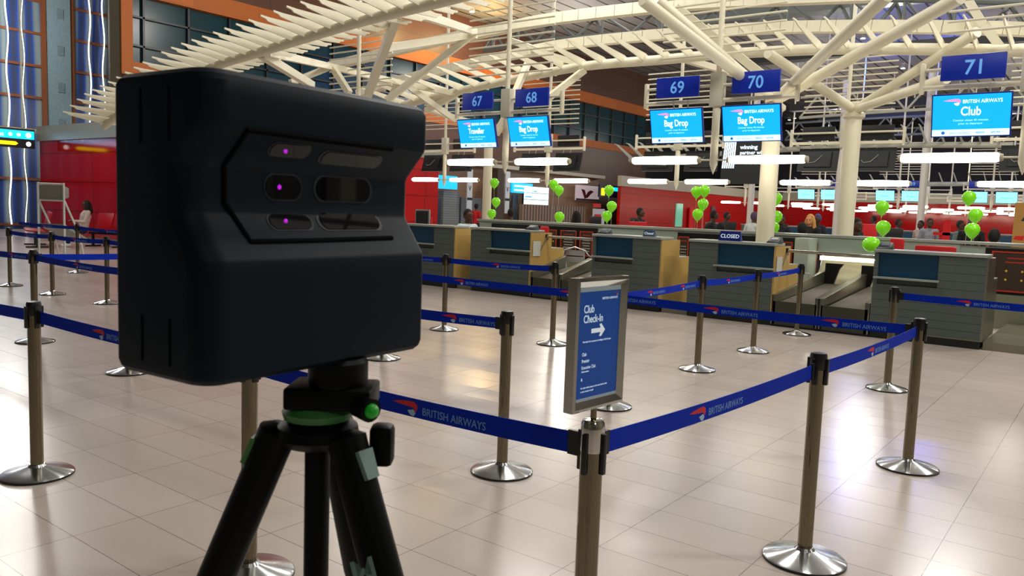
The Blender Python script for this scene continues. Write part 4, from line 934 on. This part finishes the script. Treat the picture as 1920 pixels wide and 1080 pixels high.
def build_pose(nm):
    d = pose(nm); pel, ch, nk, hd = d['pel'], d['ch'], d['nk'], d['hd']
    b_ = MB()
    limb(b_, [pel, (pel+ch)/2, ch, nk, hd-V(0,0,.04)], [.125,.12,.135,.055,.055])
    limb(b_, [d['sh'][0], ch+V(0,0,.06), d['sh'][1]], [.055,.1,.055])
    b_.ball(hd, .098, .80,.98,1.2,12); b_.ball(hd+V(0,.06,-.06),.05,.9,1,.9,8); b_.ball(hd+V(0,.105,-.015),.018,.8,1.2,1.3,8)      # skull, jaw, nose
    b_.ball(hd+V(0,.085,.03),.03,1.6,.6,.35,8); b_.ball(hd+V(0,.098,-.058),.02,1.3,.5,.35,8)
    for s in (-1,1): b_.ball(hd+V(s*.08,0,-.01),.026,.4,.7,1.1,8)
    for i, s in enumerate((-1,1)):
        sh, el, wr = d['sh'][i], d['el'][i], d['wr'][i]; limb(b_, [sh, (sh+el)/2, el, wr], [.052,.046,.038,.026])
        fd = (wr-el).normalized(); sd = fd.cross(V(0,0,1)); sd = sd.normalized() if sd.length > .1 else V(0,1,0); dn = fd.cross(sd)
        if dn.z > 0: dn = -dn
        pm = wr + fd*.05; limb(b_, [wr, pm, pm+fd*.03], [.024,.031,.032]); 
        for k, ll in enumerate((.062,.072,.068,.052)):
            r0 = pm + fd*.035 + sd*(k-1.5)*.02; limb(b_, [r0, r0+fd*ll*.55+dn*.006, r0+fd*ll*.9+dn*.028], [.0105,.01,.009])
        limb(b_, [pm-sd*.02*s, pm-sd*.05*s+fd*.025, pm-sd*.052*s+fd*.055], [.014,.012,.01])
        hip = pel + V(s*.09,0,-.03); limb(b_, [hip, (hip+d['kn'][i])/2, d['kn'][i], (d['kn'][i]*.6+d['an'][i]*.4), d['an'][i]], [.085,.075,.055,.055,.038]); limb(b_, [d['an'][i]-V(0,.03,.04), d['toe'][i]], [.04,.035])
    body = evalmesh(b_, .009, 'body_'+nm, skin_mats[0])
    s_ = MB(); limb(s_, [pel+V(0,0,.02), (pel+ch)/2, ch, nk-V(0,0,.03)], [.14,.137,.152,.07]); limb(s_, [d['sh'][0], ch+V(0,0,.06), d['sh'][1]], [.07,.115,.07])
    s_2 = MB(); s_2.v = list(s_.v); s_2.f = list(s_.f)
    for i in (0,1):
        sh, el, wr = d['sh'][i], d['el'][i], d['wr'][i]; limb(s_, [sh, sh+(el-sh)*.6], [.068,.058]); limb(s_2, [sh, (sh+el)/2, el, wr-(wr-el)*.08], [.068,.06,.052,.036])
    short = evalmesh(s_, .011, 'shirt_'+nm, skin_mats[0]); long_ = evalmesh(s_2, .011, 'jacket_'+nm, skin_mats[0])
    t_ = MB(); limb(t_, [pel+V(0,0,.03), pel-V(0,0,.03)], [.137,.13])
    for i, s in enumerate((-1,1)):
        hip = pel + V(s*.09,0,-.03); limb(t_, [hip, (hip+d['kn'][i])/2, d['kn'][i], (d['kn'][i]*.6+d['an'][i]*.4), d['an'][i]+V(0,0,.03)], [.1,.09,.07,.068,.055])
    trs = evalmesh(t_, .011, 'trousers_'+nm, skin_mats[0])
    f_ = MB()
    for i in (0,1): limb(f_, [d['an'][i]-V(0,.03,.035), d['toe'][i]], [.05,.042])
    for i in range(len(f_.v)): f_.v[i].z = max(0, f_.v[i].z)
    sho = evalmesh(f_, .009, 'shoes_'+nm, skin_mats[0])
    h1 = MB(); h1.ball(hd+V(0,-.014,.022), .104, .84,.96,1.13,12)
    for i in range(len(h1.v)):
        p = h1.v[i]-hd
        if p.y > .03 and p.z < .055: h1.v[i] = hd+V(p.x*.8, min(p.y,.03), p.z)
    hair = evalmesh(h1, .009, 'hair_'+nm, skin_mats[0])
    h2 = MB(); h2.ball(hd+V(0,-.02,.02), .11, .9,.95,1.13,12); limb(h2, [hd+V(-.085,-.02,-.0),hd+V(-.1,-.02,-.14),hd+V(-.11,0,-.25)],[.035,.045,.03]); limb(h2, [hd+V(.085,-.02,-.0),hd+V(.1,-.02,-.14),hd+V(.11,0,-.25)],[.035,.045,.03]); limb(h2,[hd+V(0,-.08,0),hd+V(0,-.1,-.2)],[.07,.08])
    for i in range(len(h2.v)):
        p = h2.v[i]-hd
        if p.y > .03 and abs(p.x) < .07 and p.z < .055: h2.v[i] = hd+V(p.x, .02, p.z)
    lhair = evalmesh(h2, .009, 'long_hair_'+nm, skin_mats[0])
    ey_ = MB()
    for s in (-1,1): ey_.ball(hd+V(s*.032,.088,.002),.013,1,.6,.8,6)
    eyes = bpy.data.meshes.new('eyes'); eyes.from_pydata([tuple(p) for p in ey_.v],[],ey_.f); eyes.materials.append(mat('eye_dark','201410',.2)); eyes.shade_smooth()
    POSES[nm] = dict(body=body, short=short, long=long_, trousers=trs, shoes=sho, hair=hair, lhair=lhair, eyes=eyes, d=d)
skin_mats = [mat('dark_skin','4a2a1c',.55), mat('fair_skin','c98a62',.55)]
def linked(name, me, m_, par):
    o = bpy.data.objects.new(name, me); COL.objects.link(o); o.parent = par
    o.material_slots[0].link = 'OBJECT'; o.material_slots[0].material = m_; return o
def fab(h): return mat('fabric_'+h, h, .8, noise=.08, scale=20)
def person(X, Y, rz, ps, lab, shirt, trs='15161c', hair='0a0808', long_=True, lhair=False, fair=False, z=0, s=1, shoe='101010', vest=None):
    if ps not in POSES: build_pose(ps)
    P = POSES[ps]; r = thing('person', lab, 'person', (X,Y,z), math.radians(rz)); r.scale = (s,s,s)
    linked('body', P['body'], skin_mats[1 if fair else 0], r); linked('jacket' if long_ else 'shirt', P['long' if long_ else 'short'], fab(shirt), r)
    linked('trousers', P['trousers'], fab(trs), r); linked('shoes', P['shoes'], fab(shoe), r)
    linked('hair', P['lhair'] if lhair else P['hair'], fab(hair), r); linked('eyes', P['eyes'], MATS['eye_dark'], r)
    return r
def pat(u, v, Y, rz, ps, lab, shirt, **k):    # (u,v) = where the top of the head shows; seat raised so that it matches
    q = at(u, v, Y=Y); top = 1.33 if ps.startswith('sit') else 1.76
    sc_ = k.pop('s', None)
    if ps.startswith('sit'):
        return person(q.x, Y, rz, ps, lab, shirt, s=max(.92,min(1.22,q.z/top)), **k)
    return person(q.x, Y, rz, ps, lab, shirt, s=max(.86,min(1.08,q.z/top)), **k)
pat(884,393,13.2,-100,'sit_back','person with black hair and a pale blue-white shirt seated behind the left desks','c8d4dc')
pat(893,382,24,0,'stand','person in a red top seen from behind, left of the slim white column','b01018',long_=False)
pat(961,392,19,60,'sit','person with tied-up hair in a burgundy top behind the partition','3a1418',hair='1a0c08')
pat(1098,397,19,75,'sit_lean','person with long dark hair leaning on the rear counter near the red signs','2a1a18',lhair=True)
pat(1188,390,17.5,-75,'lean','person in a black suit leaning forward before the far red wall','0c0e16')
pat(1326,395,18.5,-60,'lean','person in a black jacket bending behind the four green balloons','14161a')
pat(1350,418,15.5,20,'sit_lean','person in dark clothes seated beside the red chair in the middle','141218')
pat(1362,398,22,-80,'stand','person in navy standing before the red wall left of the thick white column','14162c')
pat(1414,398,18,-20,'stand','person in a white top and cap, just left of the thick white column','c4c8c8',hair='50405a')
pat(1466,404,18,-160,'lean','person in a dark suit with a striped scarf right of the thick white column','10141e')
pat(1521,403,17.3,175,'arms','blonde person in black with clasped hands','0a0a0e',hair='c8944a',lhair=True,fair=True)
pat(1503,418,15.8,10,'sit','dark haired seated person with back to us, nearer than the blonde one','14161a')
pat(1535,402,19.5,150,'stand','person with a blue-grey cap behind the blonde one','181a2a',hair='3a4a7a')
pat(1597,410,17.2,-120,'sit','person in a dark coat and blue shirt right of the branching column','0c0e14')
pat(1605,412,19,-120,'stand','person in black standing close behind the branching column','0c0c10')
pat(1684,411,24,-90,'stand','person in a light grey shirt facing right beside the stacked green balloons','a8acb8',long_=False)
pat(1728,414,24,150,'stand','person in a beige-grey shirt, left of the two talking together','a89c94',long_=False)
pat(1744,410,23.2,-150,'stand','person in a grey shirt, right of the two talking together','8a8c96',long_=False)
pat(1800,414,22,-100,'stand','person in a grey-green hooded top right of the red standing sign','5c6e70')
pat(1824,408,19,180,'stand','person in black behind the three green balloons at right','0c0a0c',hair='5a3a20')
pat(1863,430,15.8,0,'sit','person seated with back to us at the far right','2a1a14')
pat(1205,412,18,30,'sit','small seated person below the far red wall, right of the man in the suit','20222a')
pat(1640,405,30,90,'stand','distant person in blue beside the left green balloons','2a5a90')
q = at(125,462,Z=0)
person(q.x+.25,q.y+.35,165,'sit_back','person slumped on the red bench in a pale top and dark jeans with white shoes','c8b8b0',trs='182448',shoe='e4e4e4',lhair=True)

# ------------------------------------------------------------ balloons
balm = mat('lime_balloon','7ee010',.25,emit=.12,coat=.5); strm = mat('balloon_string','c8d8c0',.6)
bal0 = None
def balloon(u, v, Y, lab, r_=.15, zt=.02):
    global bal0
    q = at(u, v, Y=Y)
    if bal0 is None:
        r = thing('balloon', lab, 'balloon', q, 0, 'lime green balloons')
        m_ = MB(); m_.lathe([(.004,-.165),(.012,-.15),(.05,-.12),(.1,-.06),(.122,0),(.118,.05),(.09,.095),(.045,.122),(.004,.13)],n=24); m_.build('skin', balm, r); MB().tube([(0,0,-.16),(0,0,-.18)],[.006,.014],8).build('knot', balm, r)
        bal0 = r
    else:
        r = dup(bal0, q, lab)
        for c in list(r.children):
            if c.name.startswith('string'): bpy.data.objects.remove(c)
    if q.z-.18 > zt:
        s_ = MB(); s_.tube([(0,0,-.17),(.01,0,(zt-q.z-.17)/2),(0,0,zt-q.z)],.0025,5); s_.build('string', strm, r)
    return r
BL = [(927,343,17,'top balloon beside the slim column'),(930,379,17,'middle balloon beside the slim column'),(922,401,17,'lowest balloon beside the slim column'),
 (1038,346,17,'left one of the two touching balloons above the video wall person'),(1048,357,16.9,'right one of the two touching balloons near the video wall'),(1049,407,16,'lone low balloon left of the red signs'),
 (1142,357,17,'top balloon at the left end of the far red wall'),(1147,387,16.9,'middle balloon at the left end of the far red wall'),(1138,405,17,'lowest balloon at the left end of the far red wall'),
 (1306,360,17,'upper left balloon of the four before the red wall'),(1321,358,16.9,'upper right balloon of the four before the red wall'),(1318,383,17,'third balloon of the four before the red wall'),(1308,402,16.9,'lowest balloon of the four before the red wall'),
 (1455,373,16,'top balloon behind the thick white column'),(1455,407,15.6,'middle balloon behind the thick white column'),(1449,428,15.2,'lowest balloon behind the thick white column'),
 (1654,389,16,'upper balloon of the pair above the nearest desk'),(1656,427,15.2,'lower balloon of the pair above the nearest desk'),
 (1817,371,17,'top balloon of the right hand stack, before a screen'),(1829,404,16.5,'middle balloon of the right hand stack'),(1823,432,15.8,'lowest balloon of the right hand stack')]
for u, v, Y, l in BL: balloon(u, v, Y, 'lime green '+l)
b_ = balloon(1634,458,13.62,'lime green balloon lying sideways against the partition above the luggage belt', zt=5); b_.rotation_euler = (math.radians(88),0,0); b_.scale = (1.12,1,1)

# ------------------------------------------------------------ shops and signs at the back left
def xw(u, v, X=-27.9): q = at(u, v, X=X); return q.y, q.z
def wallrect(name, u0, v0, u1, v1, m_, lab, cat, X=-27.9, th=.12, group=None):
    y0, z0 = xw(u0, v1, X); y1, z1 = xw(u1, v0, X)
    return tag(MB().box(X-th,X,y0,y1,max(0,z0),z1).build(name, m_, smooth=False), lab, cat, group), (y0,y1,max(0,z0),z1)
wallrect('roller_shutter', 829, 360, 862, 470, panel_mat('grey_shutter','70777a','4a5052',40,.12,.4,.02,'YZ',.05), 'grey roller shutter box beside the red wall', 'shutter', -27.5, .5)
wallrect('shop_sign', 818, 331, 858, 353, mat('cyan_sign','00a0dc',.4,emit=1.0), 'cyan shop sign at the end of the red wall', 'sign', -27.3)
o, (y0,y1,z0,z1) = wallrect('shop_sign', 960, 345, 999, 361, mat('cyan_sign','00a0dc',.4,emit=1.0), 'cyan shop sign left of the video wall', 'sign', -27.3)
mb = MB(); mb.box(-27.299,-27.28,y0+.2,y1-.3,z0+.6*(z1-z0),z0+.75*(z1-z0)); mb.box(-27.299,-27.28,y0+.2,y1-.8,z0+.2*(z1-z0),z0+.35*(z1-z0)); mb.build('sign_lines', mat('sign_glow_white','ffffff',.5), o)
for i, (u0, u1) in enumerate(((875,887),(946,957))):
    o, (y0,y1,z0,z1) = wallrect('hanging_banner', u0, 322 if i else 318, u1, 400, mat('white_banner','c4ccd0',.6), 'tall white banner with a black V mark, %s of the two' % ('left','right')[i], 'banner', -27.2, .05)
    tm = MB(); tm.text('V', (-27.195,(y0+y1)/2,z0+(z1-z0)*.52), (0,1,0), (0,0,1), .35, 'C', .003); tm.box(-27.2,-27.195,y0,y1,z0+(z1-z0)*.3,z0+(z1-z0)*.36); tm.build('printed_mark', mat('dark_print','1c242c',.6), o)
wallrect('brown_pillar', 930, 318, 946, 430, mat('brown_pillar','3e3026',.6), 'dark brown square pillar behind the slim column balloons', 'pillar', -27.0, .6)
VW = thing('video_wall', 'white three by three video wall with pale blue rows', 'screen', (0,0,0)); y0, z0 = xw(981,386,-27.3); y1, z1 = xw(1029,352,-27.3)
MB().box(-27.4,-27.3,y0,y1,z0,z1).build('housing', dk, VW, smooth=False)
for i in range(3):
    for j in range(3):
        a = y0+(y1-y0)*i/3+.03; b2 = y0+(y1-y0)*(i+1)/3-.03; c = z0+(z1-z0)*j/3+.015; d = z0+(z1-z0)*(j+1)/3-.015
        MB().box(-27.3,-27.27,a,b2,c,d).build('panel', mat('video_white','d4eef8',.4,emit=.85), VW, smooth=False)
mb = MB(); mb.box(-27.27,-27.26,y0+.1,y0+(y1-y0)*.3,z0+.5,z0+.56); mb.box(-27.27,-27.26,y0+(y1-y0)*.36,y0+(y1-y0)*.5,z1-.3,z1-.25); mb.build('caption_lines', mat('video_blue_lines','3a9cc8',.5,emit=.4), VW, smooth=False)
PO = thing('poster', 'large pale poster of a dark red shape like two raised hands', 'poster', (0,0,0)); y0, z0 = xw(1080,375,-27.6); y1, z1 = xw(1124,350,-27.6)
MB().box(-27.7,-27.6,y0,y1,z0,z1).build('sheet', mat('poster_pale','b8a8ac',.5,emit=.3), PO, smooth=False)
W_, h_ = y1-y0, z1-z0
MB().prism([(.2*W_,.75*h_),(.35*W_,.7*h_),(.42*W_,.35*h_),(.5*W_,.6*h_),(.62*W_,.7*h_),(.75*W_,.62*h_),(.62*W_,.45*h_),(.5*W_,.2*h_),(.36*W_,.12*h_),(.28*W_,.45*h_)], (-27.599,y0,z0), (0,1,0), (0,0,1), .01).build('printed_shape', mat('poster_maroon','501018',.6), PO, smooth=False)
MB().box(-27.6,-27.59,y0,y1,z0,z0+.12*h_).build('lower_border', mat('dark_print','1c242c',.6), PO, smooth=False)
wallrect('information_board', 1124, 349, 1158, 369, mat('board_navy','0a1430',.4), 'dark information board with yellow and blue marks at the left end of the red wall', 'board', -26.6)
y0, z0 = xw(1127,366,-26.6); y1, z1 = xw(1134,353,-26.6); MB().box(-26.6,-26.58,y0,y1,z0,z1).build('yellow_mark', mat('yellow_glow','f8e000',.5), bpy.data.objects['information_board'], smooth=False)
y0, z0 = xw(1146,358,-26.6); y1, z1 = xw(1158,352,-26.6); MB().box(-26.6,-26.58,y0,y1,z0,z1).build('blue_mark', mat('cyan_glow','00b4f0',.4), bpy.data.objects['information_board'], smooth=False)
for i, (a, b2, c, d) in enumerate(((1113,382,1127,389),(1116,402,1127,413))):
    wallrect('red_notice', a, b2, c, d, redf, 'small red notice, %s of the two by the green balloons' % ('upper','lower')[i], 'notice', -26.4, .05)
wallrect('folding_board', 1110, 392, 1134, 470, mat('board_white','c8ccd0',.6), 'white standing board with a red square by the lowest balloon', 'board', -26.5, .08)
wallrect('door_frame', 958, 366, 972, 470, mat('grey_door_frame','4a565e',.5), 'grey door frame behind the burgundy clothed person', 'door', -27.6, .1)
wallrect('metal_gate', 973, 388, 1098, 470, panel_mat('gate_bars','30343a','8a6a50',.28,3,.5,.16,'YZ',.1), 'row of dark grey metal gates below the video wall', 'gate', -26.9, .1)
wallrect('service_booth', 862, 372, 905, 470, mat('grey_booth','5c646a',.5), 'grey service booth beside the shutter', 'booth', -27.7, .3)
q0, q1 = at(818,420,Y=23), at(829,372,Y=23); tag(MB().box(q0.x,q1.x+.05,22.6,22.9,0,q1.z).build('kiosk', mat('navy_kiosk','1c2c4c',.5)), 'dark blue kiosk beside the end of the red wall', 'kiosk')
q0 = at(1394,387,Y=70)
# mirrored glass strip and fire cabinet on the far red wall
wallrect('glass_door', 1267, 382, 1281, 425, mat('green_glass','6ab89a',.15,emit=.35), 'narrow lit green glass door in the far red wall', 'door', -26.0, .08)
wallrect('fire_cabinet', 1290, 390, 1302, 470, mat('cabinet_red','c01020',.4,emit=.1), 'red cabinet with a white label in the far red wall', 'cabinet', -25.9, .1)
wallrect('wall_panel', 1333, 387, 1342, 420, mat('grey_panel','6a4a4c',.5), 'narrow grey panel in the far red wall', 'panel', -26.0, .08)
# big advertising screen
A = thing('advertising_screen', 'big dark advertising screen with a striped figure and white words, behind screen 70', 'screen', (0,0,0)); Y = 30
a = at(1355,262,Y=Y); b2 = at(1432,345,Y=Y)
MB().box(a.x,b2.x,Y,Y+.2,b2.z,a.z).build('casing', dk, A, smooth=False)
W_, h_ = b2.x-a.x, a.z-b2.z
m_ = MB()
for i in range(6): m_.prism([(.02*W_+.05*W_*i,.35*h_),(.05*W_+.05*W_*i,.35*h_),(.10*W_+.045*W_*i,.95*h_),(.07*W_+.045*W_*i,.95*h_)], (a.x,Y-.002,b2.z), (1,0,0), (0,0,1), .01)
m_.text('winning', (a.x+W_*.42,Y-.002,b2.z+h_*.78), (1,0,0), (0,0,1), .22, 'L', .01); m_.text('partner with', (a.x+W_*.42,Y-.002,b2.z+h_*.66), (1,0,0), (0,0,1), .2, 'L', .01); m_.text('One', (a.x+W_*.42,Y-.002,b2.z+h_*.54), (1,0,0), (0,0,1), .2, 'L', .01)
m_.build('printed_words', mat('ad_white','d8f0ff',.5,emit=1.1), A, smooth=False)
# right-hand tan packing column and white/red signs far right
q0, q1 = at(1897,450,Y=20), at(1918,380,Y=20); r = thing('cardboard_column', 'tall tan cardboard box with a black triangle mark at the right edge', 'box', (q0.x,20,0)); MB().box(0,.36,0,.36,0,q1.z).build('carton', mat('cardboard','a87c3c',.8,noise=.08), r, smooth=False)
MB().prism([(-.07,0),(.07,0),(0,.12)], (.2,-.002,1.66), (1,0,0), (0,0,1), .002).build('triangle_mark', mat('dark_print','1c242c',.6), r)
MB().prism([(-.1,-.03),(.08,-.05),(.1,.05),(-.06,.04)], (.12,-.002,1.3), (1,0,0), (0,0,1), .002).build('red_label', redf, r)
q0 = at(1776,415,Y=19); tag(MB().box(-.07,.07,0,.05,0,1.62).box(-.25,.07,0,.05,1.3,1.36).build('standing_sign', redf, loc=(q0.x,19,0)), 'thin red standing sign right of the two talking people', 'sign')
# rear row desks (backs towards us) and monitors behind the partition
for i, X in enumerate((-13.3,-11.9,-9.0,-7.6,-4.8,-1.9,-.4)):
    r = thing('rear_desk', 'rear desk worktop behind the partition, %s from the left' % ['first','second','third','fourth','fifth','sixth','seventh'][i], 'desk', (X,20.9,0), 0, 'rear desks'); MB().box(-.6,.6,0,.7,.0,1.0).build('body', slat, r, smooth=False); MB().box(-.64,.64,-.05,.75,1.0,1.04).build('worktop', topm, r, smooth=False)
    m_ = thing('desk_monitor', 'small dark monitor on the %s rear desk' % ['first','second','third','fourth','fifth','sixth','seventh'][i], 'monitor', (X+.3,21.2,1.04), 0, 'desk monitors'); MB().box(-.2,.2,0,.03,.08,.36).build('display', dk, m_, bevel=.005); MB().box(-.1,.1,-.06,.08,0,.015).build('foot', dk, m_); MB().box(-.02,.02,.01,.03,.01,.1).build('neck', dk, m_)
q = at(798,398,Y=12.1); r = thing('desk_monitor', 'grey framed monitor on the leftmost desk beside the scanner edge', 'monitor', (q.x,12.0,.85)); MB().box(-.2,.2,0,.04,.28,.6).build('display', mat('grey_monitor','8a8c88',.4), r, bevel=.01); MB().box(-.17,.17,-.004,0,.31,.57).build('glass', dk, r); MB().box(-.03,.03,.02,.05,0,.3).build('neck', dk, r); MB().box(-.1,.1,-.05,.1,0,.02).build('foot', dk, r)
